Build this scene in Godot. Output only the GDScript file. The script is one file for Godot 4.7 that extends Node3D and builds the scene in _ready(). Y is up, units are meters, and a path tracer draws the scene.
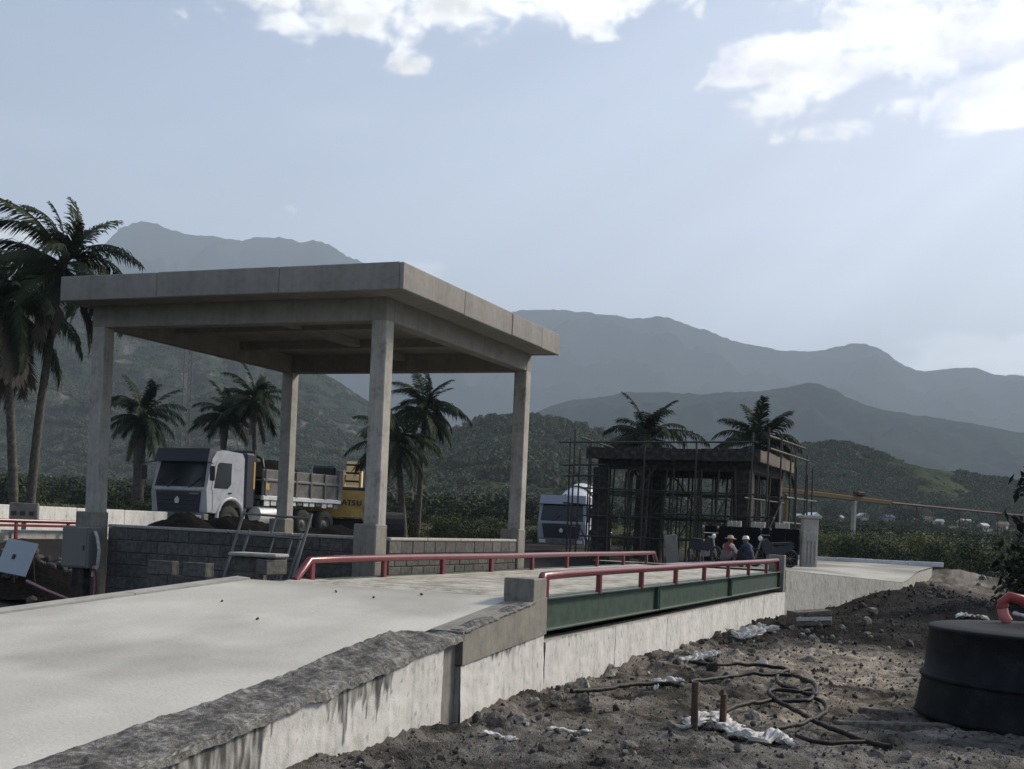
extends Node3D
# A weighbridge with a concrete canopy on a building site below hazy mountains.
# World: y up, metres. The weighbridge runs along -Z. The photographer stands at the origin.

var M := {}
var used := {}
var n_lump := FastNoiseLite.new()
var n_fine := FastNoiseLite.new()
var n_zone := FastNoiseLite.new()
var n_hill := FastNoiseLite.new()
var rng := RandomNumberGenerator.new()
var cache := {}

# ---------------------------------------------------------------- helpers
func numbered(called: String) -> String:
	var k: int = used.get(called, -1) + 1
	used[called] = k
	return called if k == 0 else "%s_%03d" % [called, k]

func tag(o: Node, label: String, category := "", group := "", kind := "") -> Node:
	o.set_meta("label", label)
	if category: o.set_meta("category", category)
	if group: o.set_meta("group", group)
	if kind: o.set_meta("kind", kind)
	return o

func thing(called: String, label: String, category: String, at := Vector3.ZERO, turn := 0.0, group := "") -> Node3D:
	var o := Node3D.new()
	o.name = numbered(called)
	add_child(o)
	o.position = at
	o.rotation.y = turn
	tag(o, label, category, group)
	return o

func mi(called: String, mesh: Mesh, m: Material, parent: Node = null, at := Vector3.ZERO, rot := Vector3.ZERO, sc := Vector3.ONE) -> MeshInstance3D:
	var o := MeshInstance3D.new()
	o.mesh = mesh
	if m: o.material_override = m
	o.position = at
	o.rotation = rot
	o.scale = sc
	if parent == null:
		o.name = numbered(called)
		add_child(o)
	else:
		o.name = called
		parent.add_child(o, true)
	return o

func copy(o: Node3D, at: Vector3, turn: float, sc := 1.0, label := "") -> Node3D:
	var c: Node3D = o.duplicate()
	c.name = numbered(String(o.name).rstrip("0123456789").rstrip("_"))
	add_child(c)
	c.position = at
	c.rotation = Vector3(0, turn, 0)
	c.scale = Vector3.ONE * sc
	if label: c.set_meta("label", label)
	return c

func mb(smooth := false) -> SurfaceTool:
	var st := SurfaceTool.new()
	st.begin(Mesh.PRIMITIVE_TRIANGLES)
	st.set_smooth_group(0 if smooth else -1)
	return st

func done(st: SurfaceTool) -> ArrayMesh:
	st.generate_normals()
	st.index()
	return st.commit()

# a convex polygon turned so that its front looks along outward
func face(st: SurfaceTool, pts: Array, outward: Vector3) -> void:
	var a: Vector3 = pts[0]
	var b: Vector3 = pts[1]
	var c: Vector3 = pts[2]
	var n := (b - a).cross(c - a)
	var p := pts
	if n.dot(outward) > 0.0:
		p = pts.duplicate()
		p.reverse()
	for i in range(1, p.size() - 1):
		st.add_vertex(p[0]); st.add_vertex(p[i]); st.add_vertex(p[i + 1])

# chamfered box between lo and hi
func cbox(st: SurfaceTool, lo: Vector3, hi: Vector3, b := 0.01, xf := Transform3D.IDENTITY) -> void:
	var c := (lo + hi) / 2.0
	var h := (hi - lo) / 2.0
	b = minf(b, minf(h.x, minf(h.y, h.z)) * 0.9)
	var V := func(sx, sy, sz, ax) -> Vector3:
		var p := Vector3(sx * (h.x - b), sy * (h.y - b), sz * (h.z - b))
		if ax == 0: p.x = sx * h.x
		elif ax == 1: p.y = sy * h.y
		else: p.z = sz * h.z
		return xf * (c + p)
	var S := [-1, 1]
	for s in S:
		face(st, [V.call(s, -1, -1, 0), V.call(s, 1, -1, 0), V.call(s, 1, 1, 0), V.call(s, -1, 1, 0)], xf.basis * Vector3(s, 0, 0))
		face(st, [V.call(-1, s, -1, 1), V.call(1, s, -1, 1), V.call(1, s, 1, 1), V.call(-1, s, 1, 1)], xf.basis * Vector3(0, s, 0))
		face(st, [V.call(-1, -1, s, 2), V.call(1, -1, s, 2), V.call(1, 1, s, 2), V.call(-1, 1, s, 2)], xf.basis * Vector3(0, 0, s))
	if b <= 0.0: return
	for s in S:
		for t in S:
			face(st, [V.call(s, t, -1, 0), V.call(s, t, 1, 0), V.call(s, t, 1, 1), V.call(s, t, -1, 1)], xf.basis * Vector3(s, t, 0))
			face(st, [V.call(s, -1, t, 0), V.call(s, 1, t, 0), V.call(s, 1, t, 2), V.call(s, -1, t, 2)], xf.basis * Vector3(s, 0, t))
			face(st, [V.call(-1, s, t, 1), V.call(1, s, t, 1), V.call(1, s, t, 2), V.call(-1, s, t, 2)], xf.basis * Vector3(0, s, t))
			for r in S:
				face(st, [V.call(s, t, r, 0), V.call(s, t, r, 1), V.call(s, t, r, 2)], xf.basis * Vector3(s, t, r))

func bmesh(size: Vector3, b := 0.01) -> ArrayMesh:
	var key := "b%s_%s" % [size, b]
	if not cache.has(key):
		var st := mb()
		cbox(st, -size / 2.0, size / 2.0, b)
		cache[key] = done(st)
	return cache[key]

# a box part given by its two corners
func bpart(called: String, lo: Vector3, hi: Vector3, m: Material, parent: Node = null, b := 0.01) -> MeshInstance3D:
	return mi(called, bmesh(hi - lo, b), m, parent, (lo + hi) / 2.0)

func hexa(st: SurfaceTool, p: Array) -> void:
	var c := Vector3.ZERO
	for q in p: c += q
	c /= 8.0
	for f in [[4, 5, 6, 7], [0, 3, 2, 1], [7, 6, 2, 3], [5, 4, 0, 1], [6, 5, 1, 2], [4, 7, 3, 0]]:
		var q := [p[f[0]], p[f[1]], p[f[2]], p[f[3]]]
		var m: Vector3 = (q[0] + q[1] + q[2] + q[3]) / 4.0
		face(st, q, m - c)

# extrude a convex or concave outline (x, y) along z
func prism(st: SurfaceTool, outline: PackedVector2Array, z0: float, z1: float, xf := Transform3D.IDENTITY) -> void:
	var o := outline
	if Geometry2D.is_polygon_clockwise(o):
		o = o.duplicate()
		o.reverse()
	var t := Geometry2D.triangulate_polygon(o)
	for i in range(0, t.size(), 3):
		for zz in [z0, z1]:
			var q := []
			for k in 3: q.append(xf * Vector3(o[t[i + k]].x, o[t[i + k]].y, zz))
			face(st, q, xf.basis * Vector3(0, 0, 1 if zz == maxf(z0, z1) else -1))
	for i in o.size():
		var a := o[i]
		var b := o[(i + 1) % o.size()]
		var nrm := Vector3((b - a).y, -(b - a).x, 0)
		face(st, [xf * Vector3(a.x, a.y, z0), xf * Vector3(b.x, b.y, z0), xf * Vector3(b.x, b.y, z1), xf * Vector3(a.x, a.y, z1)], xf.basis * nrm)

func tube(st: SurfaceTool, pts: Array, radii, sides := 8, caps := true, squash := 1.0) -> void:
	var n := pts.size()
	var up := Vector3.UP
	var d0: Vector3 = (pts[1] - pts[0]).normalized()
	if absf(d0.dot(up)) > 0.9: up = Vector3.RIGHT
	var rings := []
	for i in n:
		var d: Vector3 = (pts[mini(i + 1, n - 1)] - pts[maxi(i - 1, 0)]).normalized()
		var s := d.cross(up).normalized()
		up = s.cross(d).normalized()
		var r: float = radii[i] if radii is Array else radii
		var ring := []
		for k in sides:
			var a := TAU * k / sides
			ring.append(pts[i] + s * cos(a) * r + up * sin(a) * r * squash)
		rings.append(ring)
	st.set_smooth_group(0)
	for i in n - 1:
		for k in sides:
			var k2 := (k + 1) % sides
			var q := [rings[i][k], rings[i][k2], rings[i + 1][k2], rings[i + 1][k]]
			face(st, q, (q[0] + q[2]) / 2.0 - (pts[i] + pts[i + 1]) / 2.0)
	st.set_smooth_group(-1)
	if caps:
		face(st, rings[0], pts[0] - pts[1])
		face(st, rings[n - 1], pts[n - 1] - pts[n - 2])

func pipe(called: String, pts: Array, r, m: Material, parent: Node = null, sides := 8) -> MeshInstance3D:
	var st := mb()
	tube(st, pts, r, sides)
	return mi(called, done(st), m, parent)

# a pole from a shared unit cylinder
func pole(called: String, a: Vector3, b: Vector3, r: float, m: Material, parent: Node, sides := 8) -> MeshInstance3D:
	var key := "pole%d" % sides
	if not cache.has(key):
		var st := mb()
		tube(st, [Vector3(0, 0, 0), Vector3(0, 1, 0)], 1.0, sides)
		cache[key] = done(st)
	var o := mi(called, cache[key], m, parent)
	var y := (b - a)
	var l := y.length()
	y /= l
	var x := y.cross(Vector3(0.31, 0.2, 0.93) if absf(y.z) < 0.9 else Vector3.UP).normalized()
	o.transform = Transform3D(Basis(x * r, y * l, x.cross(y) * r), a)
	return o

func lathe(st: SurfaceTool, prof: Array, seg := 24, xf := Transform3D.IDENTITY, smooth := true) -> void:
	st.set_smooth_group(0 if smooth else -1)
	for i in prof.size() - 1:
		for k in seg:
			var a := TAU * k / seg
			var b := TAU * (k + 1) / seg
			var p: Vector2 = prof[i]
			var q: Vector2 = prof[i + 1]
			var pts := []
			pts.append(Vector3(cos(a) * p.x, p.y, sin(a) * p.x))
			if p.x > 1e-5: pts.append(Vector3(cos(b) * p.x, p.y, sin(b) * p.x))
			if q.x > 1e-5: pts.append(Vector3(cos(b) * q.x, q.y, sin(b) * q.x))
			pts.append(Vector3(cos(a) * q.x, q.y, sin(a) * q.x))
			if pts.size() < 3: continue
			var d := q - p
			var mid := (a + b) / 2.0
			var nrm := Vector3(cos(mid) * d.y, -d.x, sin(mid) * d.y)
			var w := []
			for v in pts: w.append(xf * v)
			face(st, w, xf.basis * nrm)
	st.set_smooth_group(-1)

# a sheet of nx by nz points, smooth normals
func sheet(nx: int, nz: int, P: PackedVector3Array, C := PackedColorArray(), flip := false) -> ArrayMesh:
	var N := PackedVector3Array()
	N.resize(nx * nz)
	for j in nz:
		for i in nx:
			var a := P[j * nx + mini(i + 1, nx - 1)] - P[j * nx + maxi(i - 1, 0)]
			var b := P[mini(j + 1, nz - 1) * nx + i] - P[maxi(j - 1, 0) * nx + i]
			var n := a.cross(b).normalized()
			N[j * nx + i] = -n if not flip else n
	var I := PackedInt32Array()
	I.resize((nx - 1) * (nz - 1) * 6)
	var k := 0
	for j in nz - 1:
		for i in nx - 1:
			var q := j * nx + i
			var t := [q, q + 1, q + nx + 1, q, q + nx + 1, q + nx] if not flip else [q, q + nx + 1, q + 1, q, q + nx, q + nx + 1]
			for v in t:
				I[k] = v
				k += 1
	var arr := []
	arr.resize(Mesh.ARRAY_MAX)
	arr[Mesh.ARRAY_VERTEX] = P
	arr[Mesh.ARRAY_NORMAL] = N
	if C.size(): arr[Mesh.ARRAY_COLOR] = C
	arr[Mesh.ARRAY_INDEX] = I
	var m := ArrayMesh.new()
	m.add_surface_from_arrays(Mesh.PRIMITIVE_TRIANGLES, arr)
	return m

# ---------------------------------------------------------------- materials
func nbytes(size: int, freq: float, sd: int, oct := 4, type := FastNoiseLite.TYPE_SIMPLEX_SMOOTH, stretch := 1) -> PackedByteArray:
	var n := FastNoiseLite.new()
	n.seed = sd
	n.frequency = freq
	n.noise_type = type
	n.fractal_octaves = oct
	var im := n.get_seamless_image(size, maxi(size / stretch, 8))
	if stretch > 1: im.resize(size, size, Image.INTERPOLATE_CUBIC)
	im.convert(Image.FORMAT_L8)
	return im.get_data()

# layers: [bytes, weight]; stops: [offset, linear colour]
func ramp_tex(size: int, layers: Array, stops: Array) -> ImageTexture:
	var lut := PackedByteArray()
	lut.resize(256 * 3)
	for i in 256:
		var v := i / 255.0
		var c: Color = stops[0][1]
		for k in stops.size() - 1:
			if v >= stops[k][0]:
				c = stops[k][1].lerp(stops[k + 1][1], clampf((v - stops[k][0]) / (stops[k + 1][0] - stops[k][0]), 0, 1))
		c = c.linear_to_srgb()
		lut[i * 3] = c.r8; lut[i * 3 + 1] = c.g8; lut[i * 3 + 2] = c.b8
	var out := PackedByteArray()
	out.resize(size * size * 3)
	var L := layers.size()
	for i in size * size:
		var v := 127.5
		for l in L:
			v += (layers[l][0][i] - 127.5) * layers[l][1]
		var k := clampi(int(v), 0, 255) * 3
		out[i * 3] = lut[k]; out[i * 3 + 1] = lut[k + 1]; out[i * 3 + 2] = lut[k + 2]
	var im := Image.create_from_data(size, size, false, Image.FORMAT_RGB8, out)
	im.generate_mipmaps()
	return ImageTexture.create_from_image(im)

func bump_tex(size: int, layers: Array, strength: float) -> ImageTexture:
	var out := PackedByteArray()
	out.resize(size * size)
	for i in size * size:
		var v := 127.5
		for l in layers: v += (l[0][i] - 127.5) * l[1]
		out[i] = clampi(int(v), 0, 255)
	var im := Image.create_from_data(size, size, false, Image.FORMAT_L8, out)
	im.bump_map_to_normal_map(strength)
	return ImageTexture.create_from_image(im)

func mat(lin: Color, rough := 0.8, metal := 0.0) -> StandardMaterial3D:
	var m := StandardMaterial3D.new()
	m.albedo_color = lin.linear_to_srgb()
	m.roughness = rough
	m.metallic = metal
	return m

func tmat(tex: Texture2D, metres: float, rough := 0.9, bump: Texture2D = null, depth := 1.0, tint := Color(1, 1, 1), vcol := false) -> StandardMaterial3D:
	var m := mat(tint, rough)
	m.albedo_texture = tex
	m.uv1_triplanar = true
	m.uv1_world_triplanar = true
	m.uv1_scale = Vector3.ONE / metres
	if bump:
		m.normal_enabled = true
		m.normal_texture = bump
		m.normal_scale = depth
	m.vertex_color_use_as_albedo = vcol
	return m

func g3(v: float) -> Color: return Color(v, v * 0.97, v * 0.88)

func make_materials() -> void:
	var S := 512
	var low := nbytes(S, 0.006, 1, 4)
	var mid := nbytes(S, 0.03, 2, 4)
	var fin := nbytes(S, 0.16, 3, 3)
	var gra := nbytes(S, 0.45, 4, 2)
	var str_ := nbytes(S, 0.05, 5, 3, FastNoiseLite.TYPE_SIMPLEX_SMOOTH, 16)
	var cel := nbytes(S, 0.09, 6, 2, FastNoiseLite.TYPE_CELLULAR)
	var b_fine := bump_tex(S, [[fin, 0.5], [gra, 0.5]], 2.0)
	var b_rough := bump_tex(S, [[mid, 0.7], [fin, 0.6], [gra, 0.3]], 5.0)
	M.b_rough = b_rough
	# weathered grey concrete of the canopy
	var cz := ramp_tex(S, [[low, 0.5], [mid, 0.32], [str_, 0.22], [gra, 0.25]], [[0.0, g3(0.13)], [0.25, g3(0.22)], [0.6, g3(0.27)], [1.0, g3(0.34)]])
	M.concrete = tmat(cz, 2.6, 0.92, b_fine, 0.5)
	M.soffit = M.concrete
	# paler concrete: columns, kerbs, blocks
	var pz := ramp_tex(S, [[low, 0.6], [mid, 0.5], [str_, 0.35], [gra, 0.3]], [[0.0, g3(0.19)], [0.3, g3(0.32)], [0.6, g3(0.37)], [1.0, g3(0.46)]])
	M.pale = tmat(pz, 1.9, 0.92, b_fine, 0.6)
	# new light road concrete
	var rz := ramp_tex(S, [[low, 0.8], [mid, 0.25], [fin, 0.12], [gra, 0.15]], [[0.0, Color(0.46, 0.45, 0.41)], [0.35, Color(0.48, 0.475, 0.435)], [0.65, Color(0.525, 0.52, 0.48)], [1.0, Color(0.58, 0.575, 0.53)]])
	M.road = tmat(rz, 5.0, 0.85, b_fine, 0.3, Color(1, 1, 1), true)
	# poured walls, tinted by vertex colours where cement has run down
	var wz := ramp_tex(S, [[low, 0.7], [mid, 0.5], [str_, 0.45], [gra, 0.3]], [[0.0, Color(0.34, 0.338, 0.315)], [0.25, Color(0.55, 0.547, 0.515)], [0.6, Color(0.63, 0.626, 0.59)], [1.0, Color(0.71, 0.706, 0.67)]])
	M.wall = tmat(wz, 2.2, 0.92, b_fine, 0.5, Color(1, 1, 1), true)
	# rough raw cement
	var uz := ramp_tex(S, [[low, 0.6], [mid, 0.9], [fin, 0.6], [gra, 0.4]], [[0.0, g3(0.02)], [0.3, g3(0.065)], [0.55, g3(0.13)], [0.8, g3(0.26)], [1.0, g3(0.42)]])
	M.raw = tmat(uz, 1.1, 0.97, b_rough, 1.2)
	M.raw_plain = tmat(uz, 1.6, 0.97, b_fine, 1.0, Color(1.25, 1.25, 1.2))
	# dirty deck
	var dz := ramp_tex(S, [[low, 0.8], [mid, 0.8], [fin, 0.4], [gra, 0.3]], [[0.0, Color(0.16, 0.15, 0.12)], [0.35, Color(0.3, 0.29, 0.24)], [0.6, Color(0.4, 0.39, 0.33)], [1.0, Color(0.52, 0.51, 0.45)]])
	M.deck = tmat(dz, 2.7, 0.9, b_rough, 0.5)
	# grey blocks
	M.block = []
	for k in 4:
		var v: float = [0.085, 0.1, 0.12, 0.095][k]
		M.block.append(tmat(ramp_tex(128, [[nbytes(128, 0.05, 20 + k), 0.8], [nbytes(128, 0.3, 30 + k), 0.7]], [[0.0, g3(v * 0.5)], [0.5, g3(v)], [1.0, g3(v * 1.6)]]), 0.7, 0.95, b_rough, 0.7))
	M.mortar = mat(g3(0.085), 0.95)
	# soil
	var sz := ramp_tex(S, [[mid, 0.6], [fin, 0.7], [gra, 0.7], [cel, 0.4]], [[0.0, Color(0.25, 0.25, 0.25)], [0.35, Color(0.72, 0.7, 0.68)], [0.6, Color(1.0, 0.98, 0.95)], [0.85, Color(1.5, 1.45, 1.38)], [1.0, Color(2.0, 1.95, 1.9)]])
	M.soil = tmat(sz, 1.3, 0.97, b_rough, 2.5, Color(1, 1, 1), true)
	M.soil.metallic_specular = 0.15
	M.soil_dark = tmat(ramp_tex(256, [[nbytes(256, 0.05, 41), 0.8], [nbytes(256, 0.3, 42), 0.8]], [[0.0, Color(0.006, 0.0055, 0.005)], [0.5, Color(0.014, 0.0125, 0.011)], [1.0, Color(0.035, 0.032, 0.028)]]), 1.4, 0.98, b_rough, 1.5)
	M.soil_dark.metallic_specular = 0.08
	# hills: woodland mottling at two scales, tinted by vertex colours
	var hz := ramp_tex(S, [[low, 0.5], [mid, 0.7], [fin, 0.9], [cel, 0.5]], [[0.0, Color(0.25, 0.28, 0.25)], [0.4, Color(0.7, 0.72, 0.68)], [0.6, Color(1.0, 1.0, 1.0)], [1.0, Color(1.7, 1.65, 1.5)]])
	M.hill = tmat(hz, 260.0, 1.0, b_rough, 1.2, Color(1, 1, 1), true)
	M.hill_far = tmat(hz, 900.0, 1.0, null, 1.0, Color(1, 1, 1), true)
	M.hill.metallic_specular = 0.0
	M.hill_far.metallic_specular = 0.0
	# paints and metals
	var rp := ramp_tex(256, [[nbytes(256, 0.02, 51), 0.8], [nbytes(256, 0.2, 52), 0.5]], [[0.0, Color(0.07, 0.025, 0.025)], [0.3, Color(0.145, 0.026, 0.032)], [1.0, Color(0.21, 0.042, 0.05)]])
	M.red = tmat(rp, 0.9, 0.3)
	var gp := ramp_tex(256, [[nbytes(256, 0.02, 53), 0.8], [nbytes(256, 0.2, 54), 0.5]], [[0.0, Color(0.012, 0.02, 0.017)], [0.4, Color(0.024, 0.055, 0.038)], [1.0, Color(0.042, 0.085, 0.06)]])
	M.green = tmat(gp, 1.2, 0.5)
	M.black = mat(Color(0.012, 0.013, 0.014), 0.5)
	M.tank = tmat(ramp_tex(256, [[nbytes(256, 0.02, 55), 0.9], [nbytes(256, 0.2, 56), 0.6]], [[0.0, Color(0.006, 0.007, 0.008)], [0.6, Color(0.012, 0.014, 0.016)], [1.0, Color(0.03, 0.033, 0.034)]]), 1.3, 0.62)
	M.tank.metallic_specular = 0.2
	M.rubber = mat(Color(0.018, 0.018, 0.018), 0.9)
	M.hose = tmat(ramp_tex(128, [[nbytes(128, 0.06, 57), 1.2]], [[0.0, Color(0.01, 0.01, 0.01)], [0.6, Color(0.013, 0.0128, 0.0125)], [1.0, Color(0.03, 0.028, 0.026)]]), 0.9, 0.62)
	M.hose.metallic_specular = 0.3
	M.steel = mat(Color(0.2, 0.2, 0.2), 0.55, 0.4)
	M.tube = tmat(ramp_tex(128, [[nbytes(128, 0.08, 58), 1.2]], [[0.0, Color(0.018, 0.014, 0.012)], [0.5, Color(0.04, 0.036, 0.033)], [1.0, Color(0.09, 0.083, 0.076)]]), 0.8, 0.7)
	M.form = tmat(ramp_tex(128, [[nbytes(128, 0.05, 59), 1.1]], [[0.0, Color(0.012, 0.01, 0.009)], [0.5, Color(0.03, 0.026, 0.023)], [1.0, Color(0.07, 0.062, 0.055)]]), 1.5, 0.9)
	M.white = tmat(ramp_tex(128, [[nbytes(128, 0.03, 60), 0.9]], [[0.0, Color(0.42, 0.43, 0.43)], [0.4, Color(0.6, 0.61, 0.61)], [1.0, Color(0.74, 0.74, 0.74)]]), 1.6, 0.4)
	M.plastic = tmat(ramp_tex(128, [[nbytes(128, 0.06, 61), 1.2]], [[0.0, Color(0.22, 0.21, 0.19)], [0.4, Color(0.48, 0.47, 0.44)], [1.0, Color(0.66, 0.65, 0.62)]]), 0.4, 0.8)
	M.yellow = tmat(ramp_tex(128, [[nbytes(128, 0.03, 62), 0.9]], [[0.0, Color(0.3, 0.17, 0.03)], [0.4, Color(0.42, 0.26, 0.05)], [1.0, Color(0.5, 0.33, 0.08)]]), 2.0, 0.5)
	M.glass = mat(Color(0.015, 0.02, 0.025), 0.08)
	M.navy = mat(Color(0.018, 0.022, 0.035), 0.5)
	M.grey_paint = tmat(ramp_tex(128, [[nbytes(128, 0.03, 63), 0.9]], [[0.0, g3(0.06)], [0.5, g3(0.12)], [1.0, g3(0.18)]]), 1.5, 0.6)
	M.cabinet = mat(Color(0.16, 0.17, 0.155), 0.55)
	M.board = mat(Color(0.36, 0.41, 0.45), 0.4)
	M.trunk = tmat(ramp_tex(128, [[nbytes(128, 0.03, 64), 0.8], [nbytes(128, 0.2, 65), 0.8]], [[0.0, Color(0.03, 0.025, 0.02)], [0.5, Color(0.075, 0.065, 0.055)], [1.0, Color(0.16, 0.145, 0.125)]]), 0.8, 0.95)
	M.frond = []
	for c in [Color(0.03, 0.045, 0.022), Color(0.042, 0.058, 0.028), Color(0.024, 0.036, 0.02)]:
		var m := mat(c * 0.8, 0.8)
		m.metallic_specular = 0.25
		m.backlight = Color(0.1, 0.13, 0.05)
		M.frond.append(m)
	M.dead = mat(Color(0.075, 0.06, 0.042), 0.8)
	M.leaf = []
	for c in [Color(0.036, 0.052, 0.022), Color(0.024, 0.038, 0.018), Color(0.058, 0.072, 0.03), Color(0.014, 0.02, 0.011), Color(0.13, 0.14, 0.055)]:
		var m := mat(c, 0.7)
		m.metallic_specular = 0.2
		m.backlight = Color(0.12, 0.16, 0.06)
		M.leaf.append(m)
	M.timber = tmat(ramp_tex(128, [[nbytes(128, 0.06, 66), 1.1]], [[0.0, Color(0.04, 0.032, 0.025)], [0.5, Color(0.11, 0.095, 0.075)], [1.0, Color(0.24, 0.21, 0.17)]]), 0.6, 0.9)
	M.rust = tmat(ramp_tex(128, [[nbytes(128, 0.08, 67), 1.1]], [[0.0, Color(0.02, 0.013, 0.01)], [0.5, Color(0.06, 0.034, 0.024)], [1.0, Color(0.12, 0.07, 0.045)]]), 0.4, 0.85)
	M.stone = []
	for v in [0.07, 0.12, 0.2, 0.34]:
		M.stone.append(tmat(uz, 0.8, 0.96, b_rough, 1.0, Color(v * 6.0, v * 5.8, v * 5.4)))
	M.skin = mat(Color(0.16, 0.09, 0.06), 0.6)

# ---------------------------------------------------------------- sky
func make_sky(sun: Vector3) -> Sky:
	var nc := FastNoiseLite.new()
	nc.seed = 11
	nc.frequency = 1.5
	nc.fractal_octaves = 6
	nc.fractal_gain = 0.62
	var nw := FastNoiseLite.new()
	nw.seed = 12
	nw.frequency = 2.2
	nw.fractal_octaves = 3
	# banks of cloud: azimuth (degrees from -Z towards +X), elevation, half widths, tilt, strength
	var banks := [
		[-0.5, 23.4, 10.0, 4.0, 0.02, 1.0], [-10.6, 20.9, 3.6, 1.2, 0.12, 0.95], [-9.0, 19.6, 3.8, 1.1, 0.3, 0.95], [-0.6, 18.9, 3.2, 1.7, 0.1, 1.0], [-4.8, 18.5, 1.4, 0.6, 0.05, 0.72], [-8.2, 17.8, 1.7, 0.45, 0.0, 0.55], [-10.5, 17.7, 0.7, 0.4, 0.0, 0.5],
		[-31.0, 24.2, 8.8, 3.5, 0.05, 1.0], [-27.6, 20.4, 1.4, 0.6, 0.0, 0.7], [-24.6, 21.7, 2.0, 0.85, 0.1, 0.78], [-19.5, 23.6, 5.2, 1.7, 0.05, 0.95], [-14.0, 22.8, 0.8, 0.5, 0.0, 0.52], [-36.5, 23.6, 4.2, 2.0, 0.1, 0.95], [-29.0, 21.9, 3.0, 1.2, 0.0, 0.9], [9.0, 21.0, 5.0, 2.0, 0.1, 0.9],
		[-1.0, 8.2, 4.8, 1.1, -0.1, 0.78], [-26.6, 11.5, 1.6, 0.6, 0.0, 0.5], [-44.5, 11.6, 2.6, 0.8, 0.0, 0.58], [-32.7, 14.0, 0.7, 0.45, 0.0, 0.42]]
	for k in 26:   # the rest of the sky carries the same scattered banks
		var r := RandomNumberGenerator.new()
		r.seed = 300 + k
		banks.append([r.randf_range(28, 302), r.randf_range(10, 48), r.randf_range(4, 12), r.randf_range(1.2, 4.0), r.randf_range(-0.1, 0.2), r.randf_range(0.5, 1.0)])
	var shade := func(az: float, el: float) -> Color:
		var ca := cos(el)
		var d := Vector3(sin(az) * ca, sin(el), -cos(az) * ca)
		var gam := rad_to_deg(acos(clampf(d.dot(sun), -1, 1)))
		var s := sin(el)
		var k := pow(clampf(s / 0.62, 0.0, 1.0), 0.62)
		var c := Color(0.84, 0.965, 1.13).lerp(Color(0.065, 0.15, 0.36), k)
		c *= lerpf(1.0, 0.5, smoothstep(45.0, 125.0, gam))
		var glow := exp(-gam / 20.0)
		c += Color(1.25, 1.22, 1.15) * glow
		c += Color(3.6, 3.55, 3.45) * exp(-gam / 30.0) * pow(1.0 - s, 4.5)
		var wide := exp(-gam / 30.0)
		c += Color(0.62, 0.61, 0.6) * wide
		# rays of light fanning out below the cloud bank
		var sx := sun.cross(Vector3.UP).normalized()
		var phi := atan2(d.dot(sx), d.dot(sx.cross(sun)))
		var fan := nw.get_noise_1d(phi * 2.4 + 5.0)
		c *= 1.0 + 0.3 * fan * exp(-gam / 45.0) * smoothstep(8.0, 24.0, gam)
		var q := d * 3.0
		# faint veils
		var veil := nw.get_noise_3d(q.x * 0.5, q.y * 1.6, q.z * 0.5)
		c += Color(0.05, 0.048, 0.045) * clampf(veil * 1.6, 0.0, 1.0)
		var cover := 0.0
		var da := rad_to_deg(az)
		var de := rad_to_deg(el)
		for b in banks:
			var x: float = fposmod(da - b[0] + 180.0, 360.0) - 180.0
			if absf(x) > b[2] * 1.5: continue
			var y: float = de - b[1] - x * b[4]
			if absf(y) > b[3] * 1.6: continue
			var e := 1.0 - sqrt(pow(x / b[2], 2.0) + pow(y / b[3], 2.0))
			cover = maxf(cover, clampf(e * 1.5 + 0.38, 0.0, 1.0) * b[5])
		if cover > 0.0:
			q = d * 9.0
			var n := nc.get_noise_3d(q.x + nw.get_noise_3dv(d * 6.0) * 0.5, q.y * 1.7, q.z) * 1.1
			var a := smoothstep(0.22, 0.78, cover * 0.88 + n * 1.0)
			var lit := 0.82 + 0.5 * nc.get_noise_3d(q.x + sun.x * 0.5, q.y * 1.7 + sun.y * 0.5, q.z + sun.z * 0.5) + 0.9 * glow
			var cl := Color(0.98, 0.98, 0.965) * clampf(lit * 1.45, 1.0, 3.4)
			c = c.lerp(Color(maxf(cl.r, c.r * 1.25), maxf(cl.g, c.g * 1.22), maxf(cl.b, c.b * 1.18)), a * 0.95)
		return c
	var W := 4096
	var H := 2048
	var img := Image.create_empty(W / 4, H / 4, false, Image.FORMAT_RGBF)
	for j in H / 4:
		var el := (0.5 - (j + 0.5) / (H / 4)) * PI
		for i in W / 4:
			if el < 0.0:
				img.set_pixel(i, j, Color(0.3, 0.31, 0.31))
			else:
				img.set_pixel(i, j, shade.call((i + 0.5) / (W / 4) * TAU, el))
	img.resize(W, H, Image.INTERPOLATE_BILINEAR)
	# finer where clouds are seen in detail
	var j0 := int((0.5 - 36.0 / 180.0) * H)
	var j1 := H / 2
	var i0 := int(-60.0 / 360.0 * W)
	var i1 := int(34.0 / 360.0 * W)
	for j in range(j0, j1):
		var el := (0.5 - (j + 0.5) / H) * PI
		for i in range(i0, i1):
			img.set_pixel(posmod(i, W), j, shade.call((i + 0.5) / W * TAU, el))
	img.convert(Image.FORMAT_RGBH)
	var pm := PanoramaSkyMaterial.new()
	pm.panorama = ImageTexture.create_from_image(img)
	var sky := Sky.new()
	sky.sky_material = pm
	return sky

# ---------------------------------------------------------------- terrain
func road_y(z: float) -> float: return 1.18 - 0.105 * (13.0 + z)

func base_y(x: float, z: float) -> float:
	var r := Vector2(x, z).length()
	var y := 0.08
	var left := smoothstep(-9.5, -17.0, x) * smoothstep(-19.0, -27.0, z)
	y = lerpf(y, 1.0, left)
	y = lerpf(y, 0.4, smoothstep(-15.0, -18.0, x) * (1.0 - smoothstep(-19.0, -27.0, z)) * smoothstep(2.0, -8.0, z))
	y += 0.022 * clampf(r - 110.0, 0.0, 380.0)
	y += 0.02 * maxf(r - 490.0, 0.0)
	return y

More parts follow.
